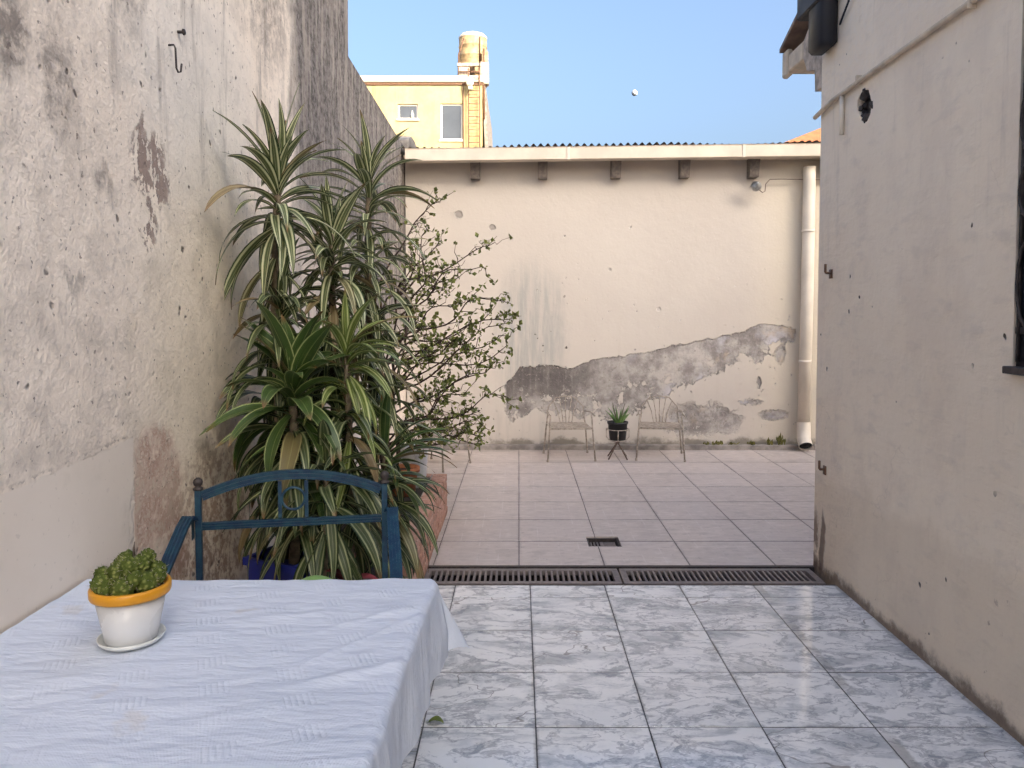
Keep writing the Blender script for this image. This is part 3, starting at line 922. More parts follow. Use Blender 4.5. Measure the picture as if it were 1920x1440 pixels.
# dark plate and rubble, coloured to stand in for the hole's shade
bm = bmn(); box(bm, RX + .04, RX + .165, hc.y - .12, hc.y + .12, hc.z - .12, hc.z + .12)
for k in range(26):
    a = rng.uniform(0, 6.28); rr = rng.uniform(.055, .085); d = rng.uniform(.01, .05); s = rng.uniform(.010, .022)
    c = Vector((RX + d, hc.y + math.cos(a) * rr, hc.z + math.sin(a) * rr))
    box(bm, -s, s, -s, s, -s, s, .004, Matrix.Translation(c) @ Matrix.Rotation(rng.uniform(0, 3), 4, Vector((rng.random(), rng.random(), 1)).normalized()))
build('hole_shade_lining', bm, M['iron'], rh, **WC)
# window: black sheet in place of the unlit room, frame, grille, sill
bm = bmn(); box(bm, RX + .33, RX + .36, WY0 - .1, WY1 + .1, WZ0 - .1, WZ1 + .1)
wd = build('window', bm, M['void'], rh, **WC)
bm = bmn()
for a, b, c, d in ((WY1 - .05, WY1 - .001, WZ0, WZ1), (WY0 + .001, WY0 + .05, WZ0, WZ1), (WY0 + .05, WY1 - .05, WZ0, WZ0 + .05), (WY0 + .05, WY1 - .05, WZ1 - .05, WZ1), ((WY0 + WY1) / 2 - .03, (WY0 + WY1) / 2 + .03, WZ0 + .05, WZ1 - .05)):
    box(bm, RX + .012, RX + .17, a, b, c, d)
build('frame', bm, M['black'], wd, **WC)
bm = bmn(); box(bm, RX + .145, RX + .150, WY0 + .05, WY1 - .05, WZ0 + .05, WZ1 - .05)
build('pane', bm, M['glass'], wd, **WC)
bm = bmn(); box(bm, RX - .03, RX + .13, WY0 - .03, WY1 + .012, WZ0 - .022, WZ0 + .004, .003)
build('sill', bm, M['iron'], wd, **WC)
bm = bmn()
gx = RX + .004
for yy in [WY1 - .02 - k * .135 for k in range(12)]:
    tube(bm, [(gx, yy, WZ0 + .02), (gx, yy, WZ1 - .02)], .007, 6)
for zz in (WZ0 + .13, WZ1 - .13):
    strap(bm, [(gx + .004, WY0 + .02, zz), (gx + .004, WY1 - .005, zz)], (0, 0, 1), .012, .004)
for k in range(8):
    for zz, hgt in ((1.60, .15), (1.92, .10), (2.16, .12)):
        yc = WY1 - .075 - k * .19
        tube(bm, [(gx - .008, yc + math.cos(t / 14 * 6.28) * .058, zz + math.sin(t / 14 * 6.28) * hgt) for t in range(14)], .006, 6, closed=True)
build('grille', bm, M['iron'], wd, True, **WC)
# conduit along the wall with its drop
zc = 2.675
bm = bmn(); tube(bm, [(RX - .016, -1.0, zc + .03), (RX - .016, 2.4, zc + .012), (RX - .016, 3.6, zc), (RX - .018, 4.15, zc - .012), (RX - .02, 4.40, zc - .045)], .013, 8)
cd = build('conduit', bm, M['soffit'], rh, True, **WC)
dpz = at(1573, 185, 4.07)
bm = bmn(); tube(bm, [(RX - .014, 4.05, zc - .01), (RX - .014, 4.05, zc - .225)], .0125, 8)
build('conduit_drop', bm, M['cream2'], cd, True, **WC)
for yy in (1.9, 2.9, 3.85):
    bm = bmn(); box(bm, RX - .031, RX - .001, yy - .006, yy + .006, zc - .018, zc + .026); build('clip', bm, M['soffit'], cd, **WC)
# far facade, eave and its gutter
bm = bmn(); box(bm, RX + .32, 8.0, 4.10, 4.36, -.4, 3.02); build('far_facade', bm, M['right'], rh, **WC)
bm = bmn()
pr = [(4.36, 2.80), (4.47, 2.80), (4.48, 2.93), (4.60, 2.96), (4.66, 3.06), (4.66, 3.16), (4.36, 3.36)]
A = [bm.verts.new((RX + .005, a, b)) for a, b in pr]; B = [bm.verts.new((RX + .30, a, b)) for a, b in pr]
bm.faces.new(A); bm.faces.new(list(reversed(B)))
for i in range(len(pr)):
    j = (i + 1) % len(pr); bm.faces.new((A[i], B[i], B[j], A[j]))
bmesh.ops.recalc_face_normals(bm, faces=bm.faces)
build('gable_masonry', bm, M['rubble'], rh, **WC)
bm = bmn(); box(bm, RX + .0, 8.0, 4.665, 4.95, 3.05, 3.165, .008); box(bm, RX - .012, RX + .03, 4.90, 4.99, 3.03, 3.20, .01)
build('eave_gutter', bm, M['soffit'], rh, **WC)
bm = bmn()
vv = box(bm, RX - .03, 8.0, 4.20, 4.99, 3.20, 3.225)
for v in vv:
    if v.co.y < 4.5: v.co.z += .30
build('eave_roof', bm, M['roofmetal'], rh, **WC)
# black rainwater pipe with hopper at the corner
bm = bmn(); box(bm, RX - .10, RX - .003, 4.13, 4.33, 2.955, 3.55, .02)
bp = build('black_downpipe', bm, M['black'], rh, True, **WC)
bm = bmn(); box(bm, RX - .115, RX - .004, 4.11, 4.46, 3.20, 3.58, .01); build('hopper', bm, M['black'], bp, **WC)
bm = bmn(); tube(bm, [(RX - .012, 4.10, 3.05), (RX - .02, 3.98, 3.12), (RX - .02, 3.86, 3.30), (RX - .012, 3.84, 3.6)], .006, 6); build('cable', bm, M['black'], bp, True, **WC)
for px, py in ((1557, 512), (1552, 880)):
    d = RX * 1400 / (px - CX); p = at(px, py, d)
    bm = bmn(); tube(bm, [(RX + .01, d, p.z), (RX - .03, d, p.z), (RX - .034, d, p.z + .006), (RX - .034, d, p.z + .05)], .007, 6)
    box(bm, RX - .006, RX + .002, d - .018, d + .018, p.z - .03, p.z + .02)
    build('hinge_pin', bm, M['rust'], rh, True, **WC)

# ---- added unseen block behind the viewer, shaped to throw the yard into shade
HD, HH = 14.0, 16.6
hb_ = empty('added_shade_block', (0, -HD, 0), 0, 'unseen cream block added behind the viewer to shade the yard', 'building')
bm = bmn(); box(bm, 7.2, 24, -HD - 9, -HD, -.4, HH); build('wall', bm, M['cream'], hb_, **WC)
bm = bmn(); box(bm, 7.0, 24.2, -HD - 9.2, -HD + .2, HH, HH + .2); build('roof', bm, M['concrete'], hb_, **WC)
for fz in range(1, 4):
    for k in range(4):
        a = 8.2 + k * 4.2
        bm = bmn(); box(bm, a, a + 1.3, -HD + .002, -HD + .05, fz * 3 + .9, fz * 3 + 2.3)
        w = build('window', bm, M['white'], hb_, **WC)
        bm = bmn(); box(bm, a + .08, a + 1.22, -HD + .051, -HD + .06, fz * 3 + .98, fz * 3 + 2.22); build('pane', bm, M['glass'], w, **WC)

# ================================================================== BEYOND THE YARD
YD = 28.0
def yp(px, py, d=YD): return at(px, py, d)
yb = empty('yellow_building', (-5, YD, 0), 0, 'sunlit yellow building with two windows and a ladder above the back roof', 'building')
xr = yp(904, 200).x
ztop, zcor = yp(700, 143).z, yp(700, 155).z
sm, tl = (yp(746, 195), yp(784, 223)), (yp(826, 194), yp(867, 262))
bm = bmn(); box(bm, -13, xr, YD, YD + 8, -.4, zcor)
cbs = []
for a, b in (sm, tl):
    c = bmn(); box(c, a.x, b.x, YD - 1, YD + .18, b.z, a.z); cbs.append(c)
place('wall', cut(mesh_of(bm, 'wall', M['yellow']), cbs), yb, world_coords=True)
bm = bmn(); box(bm, -13.1, xr + .06, YD - .10, YD + 8.1, zcor, ztop, .02); build('cornice', bm, M['cream'], yb, **WC)
bm = bmn(); box(bm, -13.1, xr + .03, YD - .05, YD - .001, zcor - .09, zcor - .002); build('shadow_line_strip', bm, M['rust'], yb, **WC)  # thin dark strip in place of the cornice's shadow line
for wi, (a, b) in enumerate((sm, tl)):
    f = .055
    bm = bmn()
    y0, y1 = YD + .07, YD + .13
    box(bm, a.x, a.x + f, y0, y1, b.z, a.z); box(bm, b.x - f, b.x, y0, y1, b.z, a.z)
    box(bm, a.x + f, b.x - f, y0, y1, b.z, b.z + f); box(bm, a.x + f, b.x - f, y0, y1, a.z - f, a.z)
    w = build('window', bm, M['white'], yb, **WC)
    bm = bmn(); box(bm, a.x + f, b.x - f, y0 + .02, y0 + .04, b.z + f, a.z - f); build('pane', bm, M['paleglass'], w, **WC)
    bm = bmn(); box(bm, a.x - .05, b.x + .05, YD - .06, YD - .001, b.z - .07, b.z - .005); build('sill', bm, M['cream' if wi == 0 else 'white'], w, **WC)
    if wi == 0:
        bm = bmn(); lathe(bm, [(0, 0), (.05, 0), (.055, .12), (.02, .2), (.02, .26), (0, .26)], 10, (b.x - .22, y0 - .03, b.z + f)); build('bottle', bm, M['white'], w, True, **WC)
# ladder
la, lb = yp(879, 140), yp(901, 285)
bm = bmn()
for xx in (la.x, lb.x - .02):
    tube(bm, [(xx, YD - .16, 6.0), (xx, YD - .16, ztop + .25)], .022, 6)
ld = build('ladder', bm, M['rust'], yb, True, **WC)
zz = 6.1
while zz < ztop + .2:
    bm = bmn(); tube(bm, [(la.x, YD - .16, zz), (lb.x - .02, YD - .16, zz + rng.uniform(-.01, .01))], .016, 5); build('rung', bm, M['rust'], ld, True, **WC)
    zz += .235
bm = bmn(); tube(bm, [(yp(869, 200).x, YD - .05, 6.0), (yp(869, 200).x, YD - .05, ztop - .1)], .02, 6); build('pipe', bm, M['rust'], yb, True, **WC)
fl = yp(882, 158)
bm = bmn(); box(bm, fl.x - .13, fl.x + .13, YD - .40, YD - .22, fl.z - .14, fl.z + .16, .05)
fo = build('floodlight', bm, M['white'], yb, **WC)
bm = bmn(); box(bm, fl.x - .06, fl.x + .10, YD - .34, YD - .18, fl.z - .28, fl.z - .142, .03); build('bracket', bm, M['white'], fo, **WC)
# dark slab over the right flank, its colour standing in for the shaded side
bm = bmn(); vv = box(bm, xr + .001, xr + .12, YD + .3, YD + 7, 5.5, ztop - .3)
for v in vv:
    if v.co.z < 6: v.co.x += .16
build('flank_shade_slab', bm, M['concrete'], yb, **WC)
# water tank on its broken brick stand
tc = yp(884, 100)
tz0, tz1 = yp(884, 112).z, yp(884, 56).z
ts = empty('tank_stand', (tc.x, YD + .9, ztop), 0, 'crumbling brick and steel stand under the rooftop water tank', 'stand')
for i, (dx, dy) in enumerate(((-.32, -.4), (.30, -.4), (-.32, .4), (.30, .4))):
    bm = bmn(); box(bm, dx - .20, dx + .22, dy - .14, dy + .14, 0, tz0 - ztop - .12, .02); build('pier', bm, M['tank' if i % 2 else 'rubble'], ts)
bm = bmn(); box(bm, -.56, .56, -.58, .58, tz0 - ztop - .12, tz0 - ztop - .002, .01); build('slab', bm, M['rubble'], ts)
bm = bmn(); box(bm, .30, .62, -.66, -.30, -.2, .62, .02); build('brick_stub', bm, M['rubble'], ts)
bm = bmn(); box(bm, .36, .60, -.64, -.38, .621, 1.02, .02); build('junction_box', bm, M['tank'], ts)
bm = bmn(); tube(bm, [(-.52, -.5, 0), (-.50, -.55, .9), (-.3, -.6, 1.5)], .03, 6); tube(bm, [(.44, -.62, -1.5), (.44, -.62, 1.1)], .045, 6); tube(bm, [(-.48, -.62, .25), (.5, -.62, .25)], .03, 6)
build('pipes', bm, M['rust'], ts, True)
tk = empty('water_tank', (tc.x, YD + .9, tz0), 0, 'ochre cylindrical water tank on the roof of the yellow building', 'water tank')
hh = tz1 - tz0; rr = .53
bm = bmn(); lathe(bm, [(0, 0), (rr * .98, 0), (rr, .03), (rr, hh * .32), (rr + .02, hh * .34), (rr, hh * .36), (rr, hh * .66), (rr + .02, hh * .68), (rr, hh * .70), (rr, hh - .05), (rr * .97, hh)], 32)
build('shell', bm, M['tank'], tk, True)
bm = bmn(); lathe(bm, [(rr * 1.02, hh - .04), (rr * 1.03, hh + .02), (rr * .85, hh + .12), (rr * .4, hh + .16), (0, hh + .17)], 32); build('lid', bm, M['cream'], tk, True)
bm = bmn(); tube(bm, [(rr * .55, -rr * .93, .02), (rr * .55, -rr * .93, hh - .1)], .025, 6); build('inlet_pipe', bm, M['rust'], tk, True)

# far tiled roof at the right
fr = at(1530, 268, 20.0)
fh = empty('tiled_roof_house', (fr.x + 2, 20, 0), 0, 'far house with an orange tiled roof just behind the back roof at right', 'house')
bm = bmn(); box(bm, fr.x - .6, fr.x + 5, 20.0, 24, -.4, 5.9); build('wall', bm, M['cream'], fh, **WC)
bm = bmn()
v = [bm.verts.new(p) for p in ((fr.x - .9, 19.8, 5.95), (fr.x + 5.2, 19.8, 5.95), (fr.x + 5.2, 24.2, 5.95), (fr.x - .9, 24.2, 5.95), (fr.x + 1.4, 21.5, 7.0), (fr.x + 3, 21.5, 7.0))]
for f in ((0, 1, 5, 4), (1, 2, 5), (2, 3, 4, 5), (3, 0, 4), (3, 2, 1, 0)): bm.faces.new([v[i] for i in f])
build('roof', bm, M['orange'], fh, **WC)

# the moon in the daytime sky
mp = at(1190, 174, 900.0)
bm = bmn(); bmesh.ops.create_icosphere(bm, subdivisions=3, radius=3.7)
tag(build('moon', bm, M['moon'], smooth=True, loc=mp), 'small pale daytime moon in the blue sky', 'moon')

# ================================================================== THINGS IN THE YARD
# ---- table and cloth
TX0, TX1, TY0, TY1, TH = -1.205, -.283, .42, 2.075, .742
tb = empty('dining_table', ((TX0 + TX1) / 2, (TY0 + TY1) / 2, 0), 0, 'rectangular table hidden under the white cloth beside the left wall', 'table')
bm = bmn(); box(bm, TX0, TX1 - .004, TY0, TY1 - .004, TH - .03, TH - .004, .004); build('tabletop', bm, M['soffit'], tb, **WC)
for x in (TX0 + .06, TX1 - .18):
    for y in (TY0 + .06, TY1 - .06):
        bm = bmn(); box(bm, x - .025, x + .025, y - .025, y + .025, 0, TH - .031, .004); build('leg', bm, M['wood'], tb, **WC)

def cloth_point(a, b):
    """a, b: flat cloth coordinates. Lies on the top, bends over the edges, hangs in folds."""
    over_x, over_y = max(0., a - TX1), max(0., b - TY1)
    under_y = max(0., TY0 - b)
    x, y, z = min(a, TX1), max(min(b, TY1), TY0), TH
    wr = .0045 * mnoise.noise(Vector((a * 5, b * 9, 0))) + .0035 * mnoise.noise(Vector((a * 13 + b * 7, b * 24 - a * 9, 3.1)))
    # long soft creases running across the near right half
    for (c0, ang, wid, amp) in ((-.10, 31, .016, .010), (.10, 36, .012, .004), (-.36, 12, .014, .006), (.27, 22, .010, .003), (-.60, 40, .012, .007), (-.02, 48, .010, .005), (-.24, -38, .010, .006)):
        s = math.sin(R(ang)); c = math.cos(R(ang))
        d = (b - 1.55) * c - (a + .55) * s - c0 + .02 * math.sin(a * 9 + c0 * 20)
        env = math.exp(-((a + .45 + c0 * .5 + .12 * math.sin(ang)) / (.13 + .05 * math.cos(ang * 3))) ** 2)
        wr += amp * env * math.exp(-(d / wid) ** 2)
    z += max(wr, -.003) + .003
    rad = .018
    def hang(o):
        if o <= 0: return 0., 0.
        q = rad * math.pi / 2
        if o < q: return rad * math.sin(o / rad), rad * (1 - math.cos(o / rad))
        return rad, rad + (o - q)
    if over_x > 0 and over_y > 0:
        r = min(math.hypot(over_x, over_y), OV * 1.22); th = math.atan2(over_y, over_x)
        h, d = hang(r)
        flare = .46 * max(0, r - .03) * max(0., math.sin(2 * th)) ** .7
        h += flare; d -= flare * .38
        x = TX1 + h * math.cos(th); y = TY1 + h * math.sin(th) * .8; z -= d
    elif over_x > 0:
        h, d = hang(over_x)
        f = min(1., over_x / .15)
        k = math.exp(-((TY1 - b) / .18) ** 2)
        h += f * (.009 * math.sin(b * 15 + .6) + .005 * math.sin(b * 39) + .004) + .03 * f * k
        x = TX1 + h; z -= d
    elif over_y > 0:
        h, d = hang(over_y)
        f = min(1., over_y / .15)
        h += f * (.012 * math.sin(a * 19 + 1) + .012)
        y = TY1 + h; z -= d
    elif under_y > 0:
        h, d = hang(under_y); y = TY0 - h; z -= d
    x += .032 * (y - TY0) / (TY1 - TY0) * max(0., min(1.3, (x - TX0) / (TX1 - TX0)))
    return Vector((x, y, z))
OV = .225
bm = bmn()
na, nb = 190, 260
A0, A1, B0, B1 = TX0 - .012, TX1 + OV, TY0 - .2, TY1 + OV
grid = [[bm.verts.new(cloth_point(A0 + (A1 - A0) * i / na, B0 + (B1 - B0) * j / nb)) for j in range(nb + 1)] for i in range(na + 1)]
for i in range(na):
    for j in range(nb):
        bm.faces.new((grid[i][j], grid[i + 1][j], grid[i + 1][j + 1], grid[i][j + 1]))
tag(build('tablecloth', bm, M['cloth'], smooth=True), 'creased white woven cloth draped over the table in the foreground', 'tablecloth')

# ---- cactus in its white pot with yellow rim
cb = at(247, 1222, .75 * 1400 / (1222 - 585 + 3))
cz = TH + .008
pc = empty('cactus_pot', (cb.x - .020, cb.y + .040, cz), R(-10), 'small white pot with yellow rim holding a clumped green cactus on the tablecloth', 'potted plant')
bm = bmn(); lathe(bm, [(0, .004), (.062, .004), (.066, .009), (.069, .013), (.071, .013), (.068, .005), (.062, 0), (0, 0)], 40); build('saucer', bm, M['saucer'], pc, True)
bm = bmn(); lathe(bm, [(0, .0045), (.053, .0045), (.055, .008), (.0755, .112), (.0735, .112), (.053, .012), (0, .012)], 40)
build('pot_body', bm, M['whitepot'], pc, True)
bm = bmn(); lathe(bm, [(.0745, .108), (.083, .108), (.085, .112), (.0855, .126), (.083, .131), (.078, .1315), (.0755, .129), (.0740, .118), (.0740, .110)], 48)
build('rim', bm, M['yellowrim'], pc, True)
bm = bmn(); lathe(bm, [(0, .116), (.04, .115), (.0738, .112)], 28)
for v in bm.verts: v.co.z += .003 * mnoise.noise(v.co * 60)
build('soil', bm, M['soil'], pc, True)
def ball_mesh(r, seed):
    b = bmn(); bmesh.ops.create_icosphere(b, subdivisions=4, radius=1)
    for v in b.verts:
        n = v.co.normalized()
        d = mnoise.voronoi(n * 4.4 + Vector((seed, seed * .3, 0)))[0][0]
        v.co = n * (r * (.86 + .26 * (1 - min(1, d * 1.6))))
        v.co.z *= 1.12
    return mesh_of(b, 'cactus_head', M['cactus'], True)
heads = [(-.043, -.035, .030, .030), (.016, -.046, .030, .028), (-.052, .008, .026, .034), (.048, -.010, .030, .032), (-.016, -.012, .033, .058), (.020, .002, .031, .074), (-.034, .020, .027, .066), (.044, .030, .028, .050), (.006, .036, .030, .060), (-.012, .006, .026, .088), (.014, -.020, .026, .082), (-.058, -.016, .022, .052), (.060, .012, .022, .046), (.032, -.030, .024, .050), (-.030, -.046, .022, .020), (.026, .024, .023, .092)]
for i, (x, y, r, h) in enumerate(heads):
    place('cactus_head', ball_mesh(r * .86, i * 1.7), pc, (x, y, .112 + h * .78), (rng.uniform(-.4, .4), rng.uniform(-.4, .4), rng.uniform(0, 6)))
bm = bmn()
for i, (x, y, r, h) in enumerate(heads):
    for k in range(34):
        n_ = Vector((rng.gauss(0, 1), rng.gauss(0, 1), rng.gauss(.25, 1))).normalized()
        c_ = Vector((x, y, .112 + h * .78)) + n_ * r * .86 * .97
        t_ = n_.orthogonal().normalized() * .0007; u_ = n_.cross(t_)
        tp = c_ + n_ * rng.uniform(.005, .010) + Vector((rng.gauss(0, .002), rng.gauss(0, .002), 0))
        vv = [bm.verts.new(q) for q in (c_ + t_, c_ - t_ * .5 + u_ * .8, c_ - t_ * .5 - u_ * .8, tp)]
        for f in ((0, 1, 3), (1, 2, 3), (2, 0, 3)): bm.faces.new([vv[q] for q in f])
tag(build('spines', bm, M['wire'], pc), kind='stuff')
bm = bmn(); tube(bm, [(.010, 0, .19), (.011, -.001, .213), (.014, -.002, .228)], [.0035, .0028, .001], 6); build('bud', bm, M['wiredk'], pc, True)

# ---- blue metal armchair behind the table
chp = at(545, 1000, 2.60)
ch = empty('blue_metal_chair', (-.795, 2.605, -.018), R(10), 'dark blue metal armchair with arched back pushed up to the table', 'chair')
W2 = .316
def cbld(name, fn, parent=ch, smooth=False):
    b = bmn(); fn(b); return build(name, b, M['bluemetal'], parent, smooth)
for s in (-1, 1):
    cbld('back_post', lambda b: box(b, s * W2 - .0105, s * W2 + .0105, -.0105, .0105, .018, .905, .002))
    b = bmn(); lathe(b, [(.0, .905), (.017, .905), (.017, .912), (.009, .917), (.014, .923), (.0165, .932), (.014, .941), (.006, .947), (0, .948)], 14, (s * W2, 0, 0)); build('finial', b, M['iron'], ch, True)
arch = [(x, 0, .878 + .070 * (1 - (x / W2) ** 2) ** 1.0) for x in [(-W2 + .012) + (2 * W2 - .024) * i / 24 for i in range(25)]]
cbld('top_arch', lambda b: strap(b, arch, (0, 0, 1), .0165, .008, 3))
cbld('lower_rail', lambda b: strap(b, [(-W2 + .012, 0, .778), (W2 - .012, 0, .778)], (0, 0, 1), .0125, .008, 3))
for x in (-.045, .045): cbld('splat_bar', lambda b: box(b, x - .006, x + .006, -.004, .004, .794, .925))
cbld('splat_ring', lambda b: tube(b, [(math.cos(t / 28 * 6.2832) * .039, 0, .862 + math.sin(t / 28 * 6.2832) * .039) for t in range(28)], .0048, 8, closed=True), smooth=True)
for s in (-1, 1):
    X = s * (W2 + .028)
    path = [(s * (W2 + .014), .0, .80), (X, -.03, .818), (X, -.10, .803), (X + s * .004, -.22, .752), (X + s * .008, -.32, .712), (X + s * .008, -.40, .692), (X + s * .006, -.435, .672), (X + s * .004, -.44, .64)]
    cbld('arm', lambda b: strap(b, path, (1, 0, 0), .0195, .006, 4))
    cbld('arm_bracket', lambda b: box(b, s * W2 + s * .013 - .004, s * W2 + s * .013 + .014 * max(s, 0) + (0 if s > 0 else -.010) + .004, -.02, .012, .735, .805))
    cbld('front_leg', lambda b: box(b, X - .0125, X + .0125, -.452, -.428, .018, .645, .002))
cbld('seat_frame', lambda b: (box(b, -W2 + .013, W2 - .013, -.45, -.425, .43, .455), box(b, -W2 + .013, W2 - .013, -.012, .012, .43, .455)))
for k in range(9): cbld('seat_slat', lambda b: box(b, -.27 + k * .0675 - .02, -.27 + k * .0675 + .02, -.424, -.013, .440, .454, .002))

# light green ball lying on the chair seat
gp = at(590, 1078, 2.36)
bm = bmn(); bmesh.ops.create_icosphere(bm, subdivisions=4, radius=.098)
for v in bm.verts: v.co *= 1 + .006 * math.cos(8 * math.atan2(v.co.y, v.co.x)) * (1 - abs(v.co.z) / .1)
tag(build('play_ball', bm, M['greenball'], smooth=True, loc=(gp.x, 2.36, .454 + .099)), 'light green ball just peeping over the far table edge', 'ball')

# ---- raised brick planter along the left wall
PX1, PY0, PY1, PH = -.535, 3.66, 5.52, .30
pl = empty('brick_planter', (-.88, 4.6, 0), 0, 'low pink brick planter bed along the left wall beside the drain', 'planter')
bm = bmn(); box(bm, LX + .002, PX1 - .112, PY0 + .112, PY1 - .112, .0, PH - .045); build('soil', bm, M['soil'], pl, **WC)
bm = bmn(); box(bm, PX1 - .108, PX1 - .006, PY0 + .006, PY1 - .006, .0, PH - .008); box(bm, LX + .002, PX1 - .1085, PY0 + .006, PY0 + .108, 0, PH - .0085); box(bm, LX + .002, PX1 - .1085, PY1 - .108, PY1 - .006, 0, PH - .0085)
build('mortar_core', bm, M['mortar'], pl, **WC)
bmesh_brick = {}
def brick(x0, x1, y0, y1, z0, z1):
    k = tuple(round(v, 3) for v in (x1 - x0, y1 - y0, z1 - z0))
    if k not in bmesh_brick:
        b = bmn(); box(b, -k[0] / 2, k[0] / 2, -k[1] / 2, k[1] / 2, -k[2] / 2, k[2] / 2, .005); bmesh_brick[k] = mesh_of(b, 'brick', M['brick'])
    place('brick', bmesh_brick[k], pl, (((x0 + x1) / 2) + .88 + rng.uniform(-.002, .002), (y0 + y1) / 2 - 4.6, (z0 + z1) / 2 + rng.uniform(-.0015, .0015)), (rng.gauss(0, .006), rng.gauss(0, .006), rng.gauss(0, .008)))
BL, BH, J = .215, .052, .010
for r in range(5):
    z0 = .004 + r * (BH + J - .002); z1 = z0 + BH
    y = PY0 - (BL / 2 if r % 2 else 0)
    while y < PY1 - .03:
        a, b = max(y, PY0), min(y + BL, PY1)
        if b - a > .04: brick(PX1 - .104, PX1, a, b, z0, z1)
        y += BL + J
    for (yy0, yy1) in ((PY0, PY0 + .104), (PY1 - .104, PY1)):
        x = PX1 - .114 - BL + (BL / 2 if r % 2 else 0)
        while x + BL > LX + .03:
            a = max(x, LX + .004); b = min(x + BL, PX1 - .114)
            if b - a > .04: brick(a, b, yy0, yy1, z0, z1)
            x -= BL + J

# ---- pots on the planter
def pot_profile(r0, r1, h, rim=.012, rh=.03):
    return [(0, 0), (r0, 0), (r0 + (r1 - r0) * .9, h - rh), (r1 + rim, h - rh), (r1 + rim, h), (r1 - .004, h), (r1 - .008, h - .03), (0, h - .035)]
op = at(757, 885, 5.05)
p = empty('clay_pot', (op.x, 5.05, PH - .045), 0, 'orange terracotta pot standing on the planter behind the striped leaves', 'pot')
bm = bmn(); lathe(bm, pot_profile(.075, .098, .19), 28); build('pot_body', bm, M['terracotta'], p, True)
bm = bmn(); lathe(bm, [(0, .166), (.088, .163)], 20); build('soil', bm, M['soil'], p)
wp = at(789, 865, 5.30)
p = empty('white_pot', (wp.x - .045, 5.30, PH - .045), 0, 'white ribbed pot at the far end of the brick planter', 'pot')
bm = bmn()
prof = [(0, 0), (.072, 0)] + [(.074 + .022 * t + .004 * (i % 2), .01 + .26 * t) for i, t in enumerate([k / 11 for k in range(12)])] + [(.104, .28), (.104, .295), (.094, .295), (.09, .26), (0, .25)]
lathe(bm, prof, 28)
for v in bm.verts:
    a = math.atan2(v.co.y, v.co.x); v.co.x *= 1 + .018 * math.cos(a * 11); v.co.y *= 1 + .018 * math.cos(a * 11)
build('pot_body', bm, M['whitepot'], p, True)

# ---- striped dracaenas: canes with rosettes, every leaf a piece of its own
def leaf_mesh(L, w, e0, e1, mat, seed, nseg=11):
    """leaf running out along +x from the origin; e0, e1 = angle above the horizontal at root and tip"""
    rr = random.Random(seed)
    b = bmn(); uvl = b.loops.layers.uv.new('UVMap')
    us = [-1, -.5, 0, .5, 1]
    rows = []
    x = z = 0.; ywander = 0.; tw = rr.uniform(-.5, .5)
    bend = rr.uniform(.8, 1.5)
    for i in range(nseg + 1):
        t = i / nseg
        e = e0 + (e1 - e0) * (t ** bend)
        if i: x += L / nseg * math.cos(e); z += L / nseg * math.sin(e); ywander += L / nseg * .10 * math.sin(tw * 3 + t * 2)
        prof = (.34 + .66 * math.sin(min(1, t / .42) * math.pi / 2) ** 1.0) if t < .42 else max(0.015, max(0., math.cos((t - .42) / .58 * math.pi / 2)) ** .8)
        hw = w / 2 * prof
        roll = tw * t
        row = []
        for u in us:
            fold = abs(u) * hw * (.45 - .25 * t) + .03 * w * math.sin(9 * t + u * 2 + seed)
            dy = u * hw
            yy = dy * math.cos(roll) - fold * math.sin(roll)
            nz = dy * math.sin(roll) + fold * math.cos(roll)
            row.append((b.verts.new((x - math.sin(e) * nz, yy + ywander, z + math.cos(e) * nz)), (u + 1) / 2, t))
        rows.append(row)
    for A_, B_ in zip(rows[:-1], rows[1:]):
        for j in range(len(us) - 1):
            q = (A_[j], B_[j], B_[j + 1], A_[j + 1])
            f = b.faces.new([k[0] for k in q])
            for lp, k in zip(f.loops, q): lp[uvl].uv = (k[1], k[2])
    return mesh_of(b, 'leaf', mat, True)
KINDS = [(86, 70), (74, 30), (62, -5), (48, -35), (30, -60), (10, -78), (-25, -86), (-55, -90)]
LEAF = {}
def leaves_of(matkey, L, w):
    k = (matkey, L, w)
    if k not in LEAF:
        LEAF[k] = [[leaf_mesh(L * rr, w, R(a), R(b), M[matkey], ki * 10 + s) for s, rr in enumerate((.85, 1.0, 1.1))] for ki, (a, b) in enumerate(KINDS)]
    return LEAF[k]
def rosette(plant, base, tip, n, matkey, L, w, kinds=(0, 6), seed=0, bias=None, spread=1.0):
    """leaves spiralled round the stem from base to tip; the top ones upright, the lowest hanging"""
    rr = random.Random(seed * 31 + 5)
    lv = leaves_of(matkey, L, w)
    o = plant.location
    for i in range(n):
        t = i / max(1, n - 1)                     # 0 = lowest, 1 = top
        p = base.lerp(tip, t)
        k = kinds[1] + (kinds[0] - kinds[1]) * t + rr.gauss(0, .55)
        k = max(0, min(len(KINDS) - 1, int(round(k))))
        a = i * 2.39996 + rr.gauss(0, .25) + seed
        if bias is not None and rr.random() < bias[1]: a = bias[0] + rr.gauss(0, .7)
        # keep clear of the wall: leaves that would pierce it turn aside
        Lh = L * (.15, .45, .75, .8, .75, .55, .35, .12)[k]
        for _ in range(30):
            if p.x + math.cos(a) * Lh > LX + .03: break
            a = rr.uniform(0, 6.283)
        s = rr.uniform(.8, 1.08) * (1. if t < .85 else .92)
        place('leaf', rr.choice(lv[k]), plant, (p.x - o.x, p.y - o.y, p.z - o.z), (rr.gauss(0, .12), rr.gauss(0, .12), a), (s, s, s))
